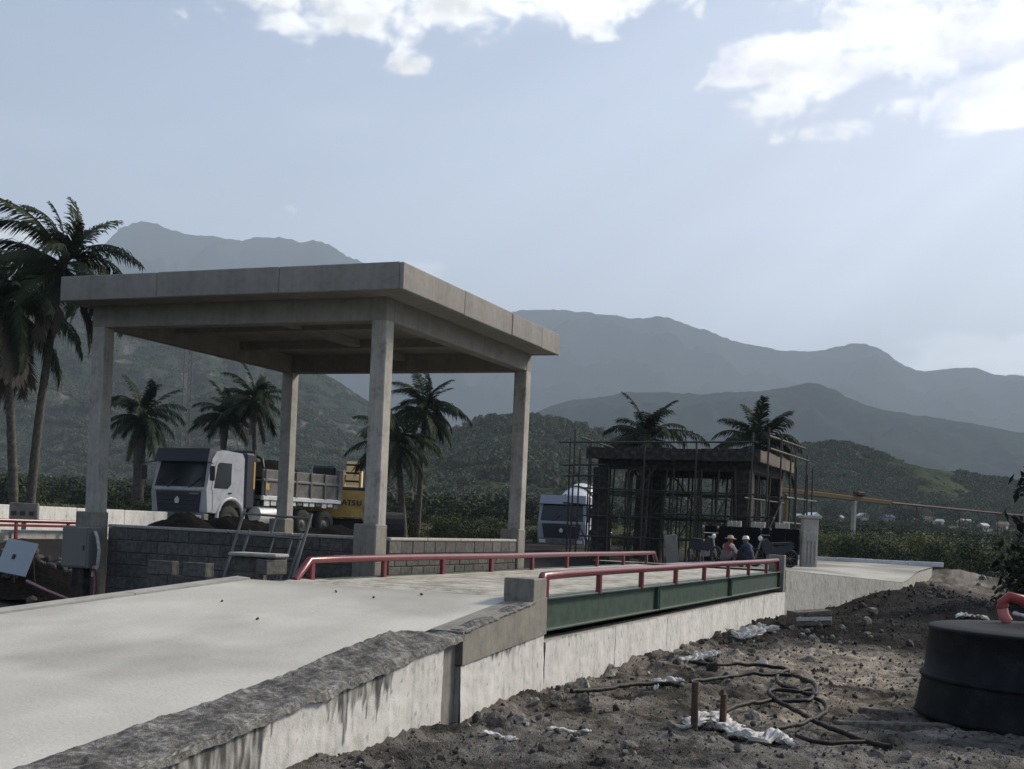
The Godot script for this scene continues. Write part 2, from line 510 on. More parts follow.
func ground_y(x: float, z: float) -> float:
	var y := base_y(x, z)
	var r := Vector2(x, z).length()
	var near := 1.0 - smoothstep(45.0, 90.0, r)
	y += n_lump.get_noise_2d(x, z) * 0.09 * near
	y += n_lump.get_noise_2d(x * 3.1 + 50.0, z * 3.1) * 0.05 * near
	y += absf(n_fine.get_noise_2d(x, z)) * 0.09 * near
	y += 0.08 * near * smoothstep(0.05, 0.45, n_lump.get_noise_2d(x * 2.2 + 80.0, z * 2.2)) * smoothstep(-1.2, -3.4, x) * smoothstep(-12.0, -14.5, z)
	y += n_lump.get_noise_2d(x * 0.06, z * 0.06) * 1.2 * (1.0 - near)
	# spoil against the ramp wall and the pit wall
	if x > -4.85 and x < -1.0 and z > -31.0:
		var w := exp(-(x + 4.8) / 0.45)
		y += w * (0.05 + 0.1 * n_zone.get_noise_2d(x * 2.0, z * 2.0)) * smoothstep(-4.0, -9.0, z)
	# dark bank beyond the tank
	var bank := exp(-pow((z + 33.0 + x * 0.8) / 5.0, 2.0)) * smoothstep(-4.4, -1.0, x) * (1.0 - smoothstep(14.0, 24.0, x))
	y += bank * (0.38 + 0.22 * n_lump.get_noise_2d(x * 0.7 + 9.0, z * 0.7))
	# spoil tipped against the exit ramp
	var along := smoothstep(-29.5, -37.0, z) * (1.0 - smoothstep(-58.0, -70.0, z))
	y += 0.45 * exp(-pow(maxf(0.0, absf(x - apron_x(z)) - 0.2) / 1.7, 2.0)) * along * (0.95 + 0.35 * n_lump.get_noise_2d(x * 0.8, z * 0.8))
	# a ditch edge behind it
	y += 0.3 * exp(-pow((z + 62.0) / 4.0, 2.0)) * smoothstep(-5.0, -2.0, x) * (1.0 - smoothstep(30.0, 50.0, x))
	return y

func ground_col(x: float, z: float) -> Color:
	var r := Vector2(x, z).length()
	var n := n_zone.get_noise_2d(x, z)
	var n2 := n_zone.get_noise_2d(x * 4.0, z * 4.0)
	var dark := Color(0.15, 0.145, 0.133)
	var tan_ := Color(0.36, 0.32, 0.26)
	var mud := Color(0.215, 0.198, 0.172)
	var black := Color(0.035, 0.034, 0.032)
	var c := mud
	# grey grit below the ramp wall
	var grit := smoothstep(-12.9, -11.0, z + n * 1.2 + (x + 3.0) * 0.3)
	# sandy patch beside the hoses
	var sand := smoothstep(-3.8, -1.7, x + n * 1.5 + n2 * 0.6) * smoothstep(-11.6, -13.0, z + n2) * (1.0 - smoothstep(-19.0, -26.0, z + n * 2.5))
	c = c.lerp(tan_, clampf(sand * (0.75 + n2 * 0.8), 0.0, 1.0))
	c = c.lerp(dark, grit * 0.9)
	var bank := smoothstep(-20.5, -25.0, z + n * 2.5 + x * 0.35) * (1.0 - smoothstep(-41.0, -48.0, z + n * 4.0))
	c = c.lerp(black, bank)
	bank = maxf(bank, exp(-pow((x - apron_x(z) - 0.6) / 1.9, 4.0)) * smoothstep(-26.0, -31.0, z) * (1.0 - smoothstep(-60.0, -70.0, z)))
	var out := smoothstep(-43.0, -50.0, z + n * 4.0) * (1.0 - bank)
	c = c.lerp(Color(0.06, 0.055, 0.047).lerp(Color(0.12, 0.112, 0.092), clampf(n2 + 0.3, 0, 1)), out)
	# scattered dark and pale patches
	c = c * clampf(0.95 + 0.9 * n2 + 0.4 * n + 0.8 * n_lump.get_noise_2d(x * 6.0, z * 6.0), 0.3, 2.0)
	# work yard on the far side is dark soil
	if x < -9.0: c = c.lerp(Color(0.05, 0.047, 0.042), smoothstep(-8.8, -10.0, x) * (1.0 - out * 0.5))
	var green := smoothstep(70.0, 100.0, r + n * 14.0)
	var g := Color(0.06, 0.074, 0.036).lerp(Color(0.15, 0.15, 0.078), clampf(n_zone.get_noise_2d(x * 0.25, z * 0.25) * 1.2 + 0.4, 0, 1))
	c = c.lerp(g, green)
	return Color(maxf(c.r, 0.012), maxf(c.g, 0.012), maxf(c.b, 0.01), 1.0)

func axis(lo: float, a: float, b: float, hi: float, step: float, grow: float) -> PackedFloat32Array:
	var left := []
	var s := step
	var v := a
	while v > lo:
		s *= grow
		v -= s
		left.push_front(maxf(v, lo))
	var out := PackedFloat32Array(left)
	v = a
	while v < b:
		out.append(v)
		v += step
	s = step
	while v < hi:
		out.append(v)
		s *= grow
		v += s
	out.append(hi)
	return out

func make_ground() -> void:
	var xs := axis(-7500, -5.0, 3.0, 7500, 0.06, 1.09)
	var zs := axis(-7500, -21.0, -8.0, 3000, 0.06, 1.045)
	var P := PackedVector3Array()
	var C := PackedColorArray()
	for z in zs:
		for x in xs:
			P.append(Vector3(x, ground_y(x, z), z))
			C.append(ground_col(x, z))
	var o := mi("ground", sheet(xs.size(), zs.size(), P, C), M.soil)
	tag(o, "bare rubble-strewn site ground running out to green fields", "", "", "structure")
	print("ground ", xs.size(), "x", zs.size())

# a hill under a ridge line: rows run from behind the crest down towards the site
func make_hill(called: String, label: String, ridge: Array, reach: float, m: Material, rough: float, greens: Array, rock: float, cols := 260, rows := 46) -> Dictionary:
	var P := PackedVector3Array()
	var C := PackedColorArray()
	var cum := [0.0]
	for i in ridge.size() - 1: cum.append(cum[-1] + ridge[i].distance_to(ridge[i + 1]))
	var total: float = cum[-1]
	var crest := PackedVector3Array()
	for i in cols:
		var s := total * i / (cols - 1)
		var k := 0
		while k < ridge.size() - 2 and cum[k + 1] < s: k += 1
		var t: float = (s - cum[k]) / (cum[k + 1] - cum[k])
		var a: Vector3 = ridge[maxi(k - 1, 0)]
		var d: Vector3 = ridge[mini(k + 2, ridge.size() - 1)]
		crest.append(ridge[k].cubic_interpolate(ridge[k + 1], a, d, t))
	var D := crest[cols / 2].length()
	for j in rows:
		var t := -0.35 + 1.35 * j / (rows - 1)
		for i in cols:
			var c := crest[i]
			var inw := Vector3(-c.x, 0, -c.z).normalized()
			var p := c + inw * (t * reach)
			var by := base_y(p.x, p.z) - 3.0
			var h := c.y - by
			var prof: float
			if t < 0.0: prof = 1.0 - pow(-t / 0.35, 1.4) * 0.9
			else: prof = pow(1.0 - t, 1.25)
			var f := 1.0 / (reach * 0.5)
			var gul := 1.0 - absf(n_hill.get_noise_2d(p.x * f * 100.0, p.z * f * 100.0)) * 2.0
			var amp := clampf(absf(t) * 5.0, 0.0, 1.0) * clampf((1.0 - t) * 3.0, 0.0, 1.0)
			var y := by + h * prof + (gul - 0.55) * h * rough * amp
			y += n_hill.get_noise_2d(p.x * f * 700.0, p.z * f * 700.0) * h * 0.018 + n_hill.get_noise_2d(p.x * f * 5200.0, p.z * f * 5200.0) * h * 0.008
			P.append(Vector3(p.x, y, p.z))
			var n := n_zone.get_noise_2d(p.x * f * 30.0, p.z * f * 30.0)
			var n2 := n_zone.get_noise_2d(p.x * f * 160.0 + 7.0, p.z * f * 160.0)
			var col: Color = greens[0].lerp(greens[1], clampf(0.5 + n * 1.3, 0, 1))
			if rock > 0.0: col = col.lerp(Color(0.19, 0.175, 0.155), smoothstep(0.62 - rock, 0.8 - rock, n2 * 0.7 + n * 0.5 + 0.25))
			C.append(col)
	var o := mi(called, sheet(cols, rows, P, C, true), m)
	tag(o, label, "", "", "structure")
	return {"P": P, "cols": cols, "rows": rows}

# a loose crown of leaf faces
func leaf_clump(sd: int, leaves: int, size: float, flat := 1.0, lumps := 5) -> ArrayMesh:
	var key := "clump%d_%d_%s_%s" % [sd, leaves, size, flat]
	if cache.has(key): return cache[key]
	var r := RandomNumberGenerator.new()
	r.seed = sd
	var cs := []
	for k in lumps:
		cs.append([Vector3(r.randf_range(-0.55, 0.55), r.randf_range(-0.2, 0.45) * flat, r.randf_range(-0.55, 0.55)), r.randf_range(0.32, 0.55)])
	var V := PackedVector3Array()
	var N := PackedVector3Array()
	for k in leaves:
		var c = cs[r.randi() % lumps]
		var d := Vector3(r.randfn(), r.randfn(), r.randfn()).normalized()
		var p: Vector3 = c[0] + d * c[1] * pow(r.randf(), 0.35) * Vector3(1, flat, 1)
		var n := (d + Vector3(r.randfn(), r.randfn(), r.randfn()) * 0.6 + Vector3(0, 0.3, 0)).normalized()
		var u := n.cross(Vector3(r.randfn(), r.randfn(), r.randfn())).normalized()
		var w := n.cross(u)
		var s := size * r.randf_range(0.6, 1.4)
		for q in [p - u * s, p + w * s * 0.45, p + u * s, p - u * s, p + u * s, p - w * s * 0.45]:
			V.append(q)
			N.append(n)
	var arr := []
	arr.resize(Mesh.ARRAY_MAX)
	arr[Mesh.ARRAY_VERTEX] = V
	arr[Mesh.ARRAY_NORMAL] = N
	var m := ArrayMesh.new()
	m.add_surface_from_arrays(Mesh.PRIMITIVE_TRIANGLES, arr)
	cache[key] = m
	return m

func wood(called: String, label: String, hill: Dictionary, count: int, t0: float, t1: float, smin: float, smax: float, m: Material, sd: int) -> void:
	var r := RandomNumberGenerator.new()
	r.seed = sd
	var mm := MultiMesh.new()
	mm.transform_format = MultiMesh.TRANSFORM_3D
	mm.use_colors = true
	mm.mesh = leaf_clump(sd, 150, 0.2, 0.9)
	var X := []
	var K := []
	var cols: int = hill.cols
	var rows: int = hill.rows
	var P: PackedVector3Array = hill.P
	while X.size() < count:
		var j := r.randf_range(t0, t1) * (rows - 2)
		var i := r.randf() * (cols - 2)
		var q := int(j) * cols + int(i)
		var p := P[q].lerp(P[q + cols + 1], r.randf()).lerp(P[q + 1].lerp(P[q + cols], r.randf()), 0.5)
		if n_zone.get_noise_2d(p.x * 0.16, p.z * 0.16) < r.randf_range(-0.3, 0.18): continue
		var s := r.randf_range(smin, smax)
		X.append(Transform3D(Basis(Vector3.UP, r.randf() * TAU).scaled(Vector3(s, s * r.randf_range(0.8, 1.3), s)), p + Vector3(0, s * 0.25, 0)))
		var g := r.randf_range(0.85, 1.12)
		K.append(Color(g * r.randf_range(0.85, 1.25), g, g * r.randf_range(0.8, 1.1)))
	mm.instance_count = X.size()
	for k in X.size():
		mm.set_instance_transform(k, X[k])
		mm.set_instance_color(k, K[k])
	var o := MultiMeshInstance3D.new()
	o.multimesh = mm
	var lm: StandardMaterial3D = m.duplicate()
	lm.vertex_color_use_as_albedo = true
	o.material_override = lm
	o.name = numbered(called)
	add_child(o)
	tag(o, label, "trees", "", "stuff")

# ---------------------------------------------------------------- ramp, weighbridge, canopy
func left_x(z: float) -> float: return -8.9 - 0.29 * (z + 12.9)

# a poured wall face in the plane x, looking towards +X, with cement runs from its top edge
func run_wall(xc, z0: float, z1: float, top: Callable, bot: float, runs: float, sd: int, lean := 0.0) -> ArrayMesh:
	var nz := int(absf(z1 - z0) / 0.022) + 2
	var ny := 44
	var P := PackedVector3Array()
	var C := PackedColorArray()
	var nn := FastNoiseLite.new()
	nn.seed = sd
	nn.frequency = 3.2
	nn.fractal_octaves = 3
	for j in ny:
		for i in nz:
			var z := lerpf(z0, z1, float(i) / (nz - 1))
			var x: float = xc.call(z) if xc is Callable else xc
			var t: float = top.call(z)
			var y := lerpf(bot, t, float(j) / (ny - 1))
			var dx := nn.get_noise_2d(z * 1.5, y * 1.5) * 0.006
			if j == ny - 1: y += nn.get_noise_1d(z * 2.0) * 0.012
			P.append(Vector3(x + dx - (t - y) * lean * -1.0, y, z))
			var big := 0.5 + 0.9 * nn.get_noise_1d(z * 0.16 + 3.0)
			var drip := (runs * (0.06 + 1.3 * smoothstep(-9.7, -8.2, z)) if runs > 0.9 else runs) * maxf(0.0, (0.13 + 0.42 * maxf(0.0, nn.get_noise_1d(z * 0.9)) + 0.34 * maxf(0.0, nn.get_noise_1d(z * 3.3 + 40.0))) * clampf(big, 0.06, 1.2))
			var e := (drip - (t - y)) / 0.03
			var a := clampf(e, 0.0, 1.0) * clampf(0.75 + 0.9 * nn.get_noise_2d(z * 4.0, y * 0.6), 0.2, 1.0)
			# pock marks and small stains
			var pk := nn.get_noise_2d(z * 2.6 + 11.0, y * 2.2)
			a = maxf(a, smoothstep(0.5, 0.62, pk) * 0.55)
			var st := nn.get_noise_2d(z * 1.7 + 70.0, y * 0.22)
			a = maxf(a, smoothstep(0.36, 0.6, st) * 0.28)
			C.append(Color(1, 1, 1).lerp(Color(0.11, 0.11, 0.11), a))
	return sheet(nz, ny, P, C, z1 < z0)

func make_ramp() -> void:
	var o := Node3D.new()
	o.name = "ramp_road"
	add_child(o)
	tag(o, "pale new concrete approach ramp rising to the weighbridge", "road", "", "structure")
	# running surface
	var P := PackedVector3Array()
	var C := PackedColorArray()
	var nx := 40
	var nz := 150
	for j in nz:
		var z := lerpf(-13.0, 4.0, float(j) / (nz - 1))
		for i in nx:
			var x := lerpf(left_x(z) + 0.16, -5.16, float(i) / (nx - 1))
			var y := maxf(road_y(z), 0.02) + n_lump.get_noise_2d(x * 0.8, z * 0.8) * 0.006
			P.append(Vector3(x, y, z))
			var n := n_zone.get_noise_2d(x * 2.2, z * 2.2)
			var w := 1.0 - 0.22 * smoothstep(0.05, 0.5, n) - 0.12 * smoothstep(0.1, 0.5, n_lump.get_noise_2d(x * 1.4 + 20.0, z * 0.5))
			# dust swept against the far joint
			var dust := smoothstep(-12.55, -12.95, z + 0.25 * n_zone.get_noise_2d(x * 3.0, z * 6.0)) * 0.35
			C.append(Color(w, w * 0.985, w * 0.94).lerp(Color(0.42, 0.39, 0.31), dust))
	mi("slab", sheet(nx, nz, P, C), M.road, o)
	# body under it
	var st := mb()
	for k in 17:
		var z0 := -13.0 + k * 1.0
		var z1 := z0 + 1.0
		var y0 := road_y(z0) - 0.03
		var y1 := road_y(z1) - 0.03
		if y1 < 0.0: break
		hexa(st, [Vector3(left_x(z0), -0.5, z0), Vector3(-4.95, -0.5, z0), Vector3(-4.95, -0.5, z1), Vector3(left_x(z1), -0.5, z1),
			Vector3(left_x(z0), y0, z0), Vector3(-4.95, y0, z0), Vector3(-4.95, y1, z1), Vector3(left_x(z1), y1, z1)])
	mi("fill", done(st), M.raw_plain, o)
	# kerb along the yard side, cast in lengths
	for k in 8:
		var z0 := -13.0 + k * 1.6 + 0.006
		var z1 := -13.0 + (k + 1) * 1.6 - 0.006
		st = mb()
		var a := road_y(z0) + 0.035
		var b := road_y(z1) + 0.035
		hexa(st, [Vector3(left_x(z0) - 0.03, a - 0.3, z0), Vector3(left_x(z0) + 0.17, a - 0.3, z0), Vector3(left_x(z1) + 0.17, b - 0.3, z1), Vector3(left_x(z1) - 0.03, b - 0.3, z1),
			Vector3(left_x(z0) - 0.03, a, z0), Vector3(left_x(z0) + 0.16, a - 0.012, z0), Vector3(left_x(z1) + 0.16, b - 0.012, z1), Vector3(left_x(z1) - 0.03, b, z1)])
		mi("kerb", done(st), M.pale, o)
	# rough shoulder of spilt cement, highest near its end, sloping out to the wall
	P = PackedVector3Array()
	nx = 26
	nz = 330
	for j in nz:
		var z := lerpf(-10.78, 1.0, float(j) / (nz - 1))
		var hump := 0.05 + 0.075 * exp(-pow((z + 9.7) / 0.75, 2.0))
		hump *= smoothstep(-10.8, -10.3, z)
		var xin := -5.3 - 0.03 * (z + 9.0) + 0.05 * n_lump.get_noise_1d(z * 2.2) + 0.25 * smoothstep(-10.1, -10.8, z)
		var xout := -4.765 + 0.02 * n_lump.get_noise_1d(z * 4.0 + 30.0)
		for i in nx:
			var t := float(i) / (nx - 1)
			var x := lerpf(xin, xout, t)
			var top := road_y(z) + lerpf(hump, 0.0, t) * smoothstep(0.0, 0.06, t) - 0.008
			var rough := n_fine.get_noise_2d(x * 1.6, z * 1.6) * 0.02 + n_lump.get_noise_2d(x * 7.0, z * 7.0) * 0.02
			top += rough * smoothstep(0.0, 0.1, t)
			if t > 0.93: top -= 0.05 * (t - 0.93) / 0.07 + 0.03 * maxf(0.0, n_lump.get_noise_1d(z * 7.0))
			P.append(Vector3(x, top, z))
	mi("shoulder", sheet(nx, nz, P), M.raw, o)
	# retaining wall under the shoulder
	var top1 := func(z: float) -> float: return road_y(z) - 0.01
	mi("wall_panel", run_wall(-4.8, 1.0, -10.36, top1, -0.4, 3.2, 71), M.wall, o)
	# recessed strip at the joint, then the end panel with its grey upper band
	mi("joint_strip", run_wall(-4.86, -10.3, -10.8, func(z): return road_y(z) - 0.005, -0.4, 0.0, 72), M.pale_grey, o)
	mi("wall_panel", run_wall(-4.8, -10.76, -13.02, func(z): return road_y(z) - 0.34 + 0.03 * (z + 12.0), -0.4, 0.35, 73, 0.03), M.wall, o)
	bpart("core", Vector3(-5.1, -0.4, -13.02), Vector3(-4.815, 0.62, -10.775), M.pale, o)
	bpart("core", Vector3(-5.1, -0.4, -10.35), Vector3(-4.815, 0.55, -8.0), M.pale, o)
	st = mb()
	hexa(st, [Vector3(-5.14, road_y(-13.05) - 0.4, -13.05), Vector3(-4.782, road_y(-13.05) - 0.4, -13.05), Vector3(-4.782, road_y(-10.76) - 0.31, -10.76), Vector3(-5.14, road_y(-10.76) - 0.31, -10.76),
		Vector3(-5.14, road_y(-13.05) + 0.012, -13.05), Vector3(-4.79, road_y(-13.05) + 0.012, -13.05), Vector3(-4.79, road_y(-10.76) + 0.012, -10.76), Vector3(-5.14, road_y(-10.76) + 0.012, -10.76)])
	mi("edge_beam", done(st), M.pale_grey, o)
	# a chipped strip of cement left along its top
	P = PackedVector3Array()
	for j in 110:
		var z := lerpf(-10.8, -12.7, j / 109.0)
		for i in 9:
			var t := i / 8.0
			var hgt := 0.05 * sin(t * PI) * clampf(0.45 + n_lump.get_noise_1d(z * 4.0), 0.05, 1.0)
			P.append(Vector3(lerpf(-4.98, -4.772, t), road_y(z) + 0.004 + hgt + n_fine.get_noise_2d(t * 3.0, z * 3.0) * 0.012 - (0.1 * clampf(n_lump.get_noise_1d(z * 3.0 + 9.0), 0, 1) if i == 8 else 0.0), z))
	mi("cement_strip", sheet(9, 110, P, PackedColorArray(), true), M.raw, o)
	# guard block on the corner
	mi("guard_block", bmesh(Vector3(0.36, 0.26, 0.42), 0.012), M.pale_grey, o, Vector3(-5.0, 1.28, -12.9))

func ibeam(length: float, depth: float, flange: float) -> ArrayMesh:
	var st := mb()
	cbox(st, Vector3(-flange / 2, depth / 2 - 0.022, -length / 2), Vector3(flange / 2, depth / 2, length / 2), 0.003)
	cbox(st, Vector3(-flange / 2, -depth / 2, -length / 2), Vector3(flange / 2, -depth / 2 + 0.022, length / 2), 0.003)
	cbox(st, Vector3(-0.01, -depth / 2 + 0.022, -length / 2), Vector3(0.01, depth / 2 - 0.022, length / 2), 0.0)
	return done(st)

func make_weighbridge() -> void:
	var o := thing("weighbridge", "long truck weighbridge with red pipe rails and dark green side girders", "weighbridge")
	var z0 := -13.1
	var z1 := -29.0
	var nx := 30
	var nz := 120
	var P := PackedVector3Array()
	for j in nz:
		for i in nx:
			var x := lerpf(-8.35, -5.0, float(i) / (nx - 1))
			var z := lerpf(z1 + 0.01, z0 - 0.01, float(j) / (nz - 1))
			var crust := 0.035 * exp(-pow((z - z0 + 0.5) / 0.45, 2.0)) * clampf(0.5 + n_lump.get_noise_2d(x * 3.0, z * 5.0) * 1.6, 0, 1)
			P.append(Vector3(x, 1.166 + crust + n_lump.get_noise_2d(x * 2.0, z * 2.0) * 0.006, z))
	var deck := bpart("deck", Vector3(-8.36, 0.98, z1), Vector3(-4.98, 1.16, z0), M.deck, o)
	mi("dried_mud", sheet(nx, nz, P), M.deck, deck, -deck.position)
	for side in [[-4.93, 1.0], [-8.41, -1.0]]:
		var zz := z0
		for l in [5.1, 5.3, 5.46]:
			var gi := mi("girder", ibeam(l - 0.03, 0.385, 0.15), M.green, o, Vector3(side[0], 0.985, zz - l / 2.0))
			for e in [-1.0, 1.0]:
				mi("stiffener", bmesh(Vector3(0.13, 0.335, 0.03), 0.003), M.green, gi, Vector3(0, 0, e * (l / 2.0 - 0.05)))
			zz -= l
	# rails: a pipe on flat posts, two metres apart
	for side in [[-4.87, -13.1, -28.45, 8, -13.2], [-8.3, -13.7, -30.3, 9, -13.76]]:
		var x: float = side[0]
		var rz: Array = []
		if x < -6.0: rz.append(Vector3(x, 1.18, side[1] + 0.33))
		else: rz.append(Vector3(x, 1.39, side[1] + 0.03))
		rz.append(Vector3(x, 1.43, side[1]))
		for k in 20: rz.append(Vector3(x + 0.004 * sin(k * 1.1), 1.44 + 0.003 * sin(k * 0.7), lerpf(side[1], side[2], (k + 1) / 20.0)))
		if x < -6.0: rz.append(Vector3(x, 1.2, side[2] - 0.3))
		else: rz.append(Vector3(x, 1.2, side[2] - 0.05))
		var rail := pipe("rail", rz, 0.05, M.red, o, 12)
		for k in side[3]:
			var pz: float = side[4] - k * 1.985
			mi("post", bmesh(Vector3(0.06, 0.27, 0.1), 0.012), M.red, rail, Vector3(x, 1.29, pz))
	# pit walls
	for w in [[-4.8, 1.0, "pit wall below the green girder, its foot in rubble"], [-8.6, -1.0, "pit wall on the yard side of the weighbridge"]]:
		var t := thing("pit_wall", "pale poured concrete " + w[2], "wall")
		var zz := -13.08
		for k in 6:
			var l := 2.7
			var a := zz - 0.006
			var b := zz - l + 0.006
			if w[1] > 0.0:
				mi("wall_panel", run_wall(-4.8 + 0.002 * (k % 3), a, b, func(z): return 0.70 + 0.008 * sin(z * 3.0), -0.4, 0.1, 80 + k), M.wall, t)
				bpart("core", Vector3(-5.08, -0.4, b), Vector3(-4.81, 0.69, a), M.pale, t)
			else:
				bpart("wall_panel", Vector3(-8.75, -0.4, b), Vector3(-8.5, 0.72, a), M.pale, t)
			zz -= l
	var e := thing("end_post", "square grey concrete post closing the weighbridge beside its rail end", "post", Vector3(-4.98, 0.7, -29.12))
	mi("shaft", bmesh(Vector3(0.36, 0.86, 0.24), 0.015), M.pale_grey, e, Vector3(0, 0.43, 0))
	# exit ramp
	var r := Node3D.new()
	r.name = "exit_ramp_road"
	add_child(r)
	tag(r, "concrete exit ramp falling away beyond the weighbridge with white end kerb", "road", "", "structure")
	var nr := 40
	P = PackedVector3Array()
	var C := PackedColorArray()
	for j in 90:
		var z := lerpf(-29.3, -54.0, j / 89.0)
		for i in nr:
			var x := lerpf(-9.6, apron_x(z), float(i) / (nr - 1))
			P.append(Vector3(x, apron_y(x, z), z))
			var n := n_zone.get_noise_2d(x * 1.5, z * 1.1)
			C.append(Color(0.36, 0.35, 0.325).lerp(Color(0.74, 0.73, 0.7), clampf(0.5 + n * 1.9, 0, 1)))
	mi("slab", sheet(nr, 90, P, C, true), M.road, r)
	for k in 5:
		var a := -29.3 - k * 1.85
		var b := a - 1.842
		mi("wall_panel", run_wall(apron_x, a, b, func(z): return apron_y(apron_x(z), z) + 0.004, -0.4, 0.12, 90 + k), M.wall_grey, r)
	var st := mb()
	for k in 10:
		var a := -29.3 - k * 2.47
		var b := a - 2.47
		var xa := apron_x(a) - 0.03
		var xb := apron_x(b) - 0.03
		hexa(st, [Vector3(-9.6, -0.6, b), Vector3(xb, -0.6, b), Vector3(xa, -0.6, a), Vector3(-9.6, -0.6, a), Vector3(-9.6, 0.98, b), Vector3(xb, apron_y(xb, b) - 0.05, b), Vector3(xa, apron_y(xa, a) - 0.05, a), Vector3(-9.6, 0.98, a)])
	mi("fill", done(st), M.pale, r)
	for k in 5:
		mi("kerb", bmesh(Vector3(1.4, 0.2, 0.25), 0.02), M.white, r, Vector3(-9.0 + k * 1.42 + 0.2, 1.1 - 0.01 * (k % 2), -54.1))

func apron_x(z: float) -> float: return lerpf(-4.8, -2.8, clampf((-29.3 - z) / 8.6, 0.0, 1.0))

func apron_y(x: float, z: float) -> float:
	var edge := lerpf(1.2, 0.8, clampf((-29.3 - z) / 8.6, 0.0, 1.0)) + 0.2 * smoothstep(-38.0, -46.0, z)
	return lerpf(lerpf(1.2, 1.03, smoothstep(-29.3, -36.0, z)), edge, smoothstep(2.6, 0.0, apron_x(z) - x))

func make_canopy() -> void:
	var o := thing("concrete_canopy", "tall bare concrete canopy on four square columns beside the weighbridge", "canopy")
	var x0 := -14.18
	var x1 := -8.05
	var z0 := -15.47
	var z1 := -22.02
	var slab := bpart("roof", Vector3(x0 + 0.03, 5.28, z1 + 0.03), Vector3(x1 - 0.03, 5.63, z0 - 0.03), M.soffit, o, 0.01)
	# fascia cast in lengths with open joints
	var fx := [x0, -12.3, -10.1, x1]
	for i in 3:
		var dz: float = [0.0, 0.008, 0.003][i]
		bpart("fascia_panel", Vector3(fx[i] + 0.002, 5.26 + dz * 0.4, z0 - 0.06), Vector3(fx[i + 1] - 0.002 - (0.062 if i == 2 else 0.0), 5.65 + dz * 0.5, z0 + dz * 0.4), M.concrete, o, 0.012)
	var fz := [z0, -17.6, -19.6, -21.05, z1]
	for i in 4:
		var dx: float = [0.006, 0.0, 0.009, 0.003][i]
		bpart("fascia_panel", Vector3(x1 - 0.06, 5.255 + dx * 0.6, fz[i + 1] + 0.005), Vector3(x1 + dx, 5.65 - dx, fz[i] - (0.004 if i else 0.0)), M.concrete_side, o, 0.012)
	bpart("fascia_panel", Vector3(x0, 5.26, z1), Vector3(x0 + 0.06, 5.65, z0 - 0.062), M.concrete, o)
	bpart("fascia_panel", Vector3(x0 + 0.062, 5.26, z1), Vector3(x1 - 0.062, 5.65, z1 + 0.06), M.concrete, o)
	# beams
	var cz := -16.07
	var cx := -8.6
	bpart("beam", Vector3(-14.03, 4.93, cz - 0.25), Vector3(cx - 0.003, 5.285, cz - 0.003), M.concrete, o)
	bpart("beam", Vector3(-14.03, 4.93, -22.0), Vector3(cx - 0.003, 5.285, -21.76), M.concrete, o)
	bpart("beam", Vector3(cx - 0.25, 4.94, -21.755), Vector3(cx - 0.004, 5.286, cz - 0.255), M.concrete_side, o)
	bpart("beam", Vector3(-14.03, 4.94, -21.755), Vector3(-13.79, 5.286, cz - 0.255), M.concrete, o)
	for zz in [-17.9, -19.9]:
		bpart("cross_beam", Vector3(-13.785, 5.12, zz - 0.22), Vector3(cx - 0.255, 5.286, zz), M.soffit, o)
	bpart("cross_beam", Vector3(-11.4, 5.15, -21.75), Vector3(-11.18, 5.283, cz - 0.26), M.soffit, o)
	for c in [[-13.9, cz - 0.125], [cx - 0.125, cz - 0.125], [cx - 0.125, -21.88], [-13.9, -21.88]]:
		var col := bpart("column", Vector3(c[0] - 0.125, 1.9, c[1] - 0.125), Vector3(c[0] + 0.125, 4.945, c[1] + 0.125), M.pale, o, 0.014)
		mi("plinth", bmesh(Vector3(0.38, 1.92, 0.36), 0.018), M.pale_grey, col, Vector3(-0.055, 0.96 - col.position.y, 0.02))

func block_run(o: Node3D, a: Vector3, b: Vector3, courses: int, top: float, thick: float, coped := true) -> void:
	var d := (b - a)
	var len := d.length()
	d /= len
	var rot := Vector3(0, atan2(-d.z, d.x), 0)
	var r := RandomNumberGenerator.new()
	r.seed = int(absf(a.x * 100.0))
	for c in courses:
		var y := top - 0.1 - c * 0.2
		var s := -0.2 if c % 2 else 0.0
		while s < len - 0.02:
			var s0 := maxf(s, 0.0)
			var s1 := minf(s + 0.4, len)
			var l := snappedf(s1 - s0 - 0.012, 0.01)
			if l > 0.06:
				var p := a + d * ((s0 + s1) / 2.0)
				mi("block", bmesh(Vector3(l, 0.188, thick), 0.008), M.block[r.randi() % 4], o, Vector3(p.x, y, p.z) + Vector3(r.randf_range(-0.004, 0.004), 0, r.randf_range(-0.004, 0.004)), rot)
			s += 0.4
	var mid := (a + b) / 2.0
	mi("mortar", bmesh(Vector3(len, top - 0.006, thick - 0.03), 0.0), M.mortar, o, Vector3(mid.x, (top - 0.006) / 2.0, mid.z), rot)
	var n := int(len / 1.1) if coped else 0
	for k in n:
		var p := a + d * (len * (k + 0.5) / n)
		mi("coping", bmesh(Vector3(snappedf(len / n - 0.01, 0.001), 0.05, thick + 0.03), 0.012), M.pale, o, Vector3(p.x, top + 0.022, p.z), rot)

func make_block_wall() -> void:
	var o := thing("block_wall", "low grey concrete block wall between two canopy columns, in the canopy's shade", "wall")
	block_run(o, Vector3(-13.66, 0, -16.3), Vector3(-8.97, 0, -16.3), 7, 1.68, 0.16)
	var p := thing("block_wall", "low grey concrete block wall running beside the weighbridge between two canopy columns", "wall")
	block_run(p, Vector3(-8.7, 0, -16.5), Vector3(-8.7, 0, -21.65), 6, 1.68, 0.16)

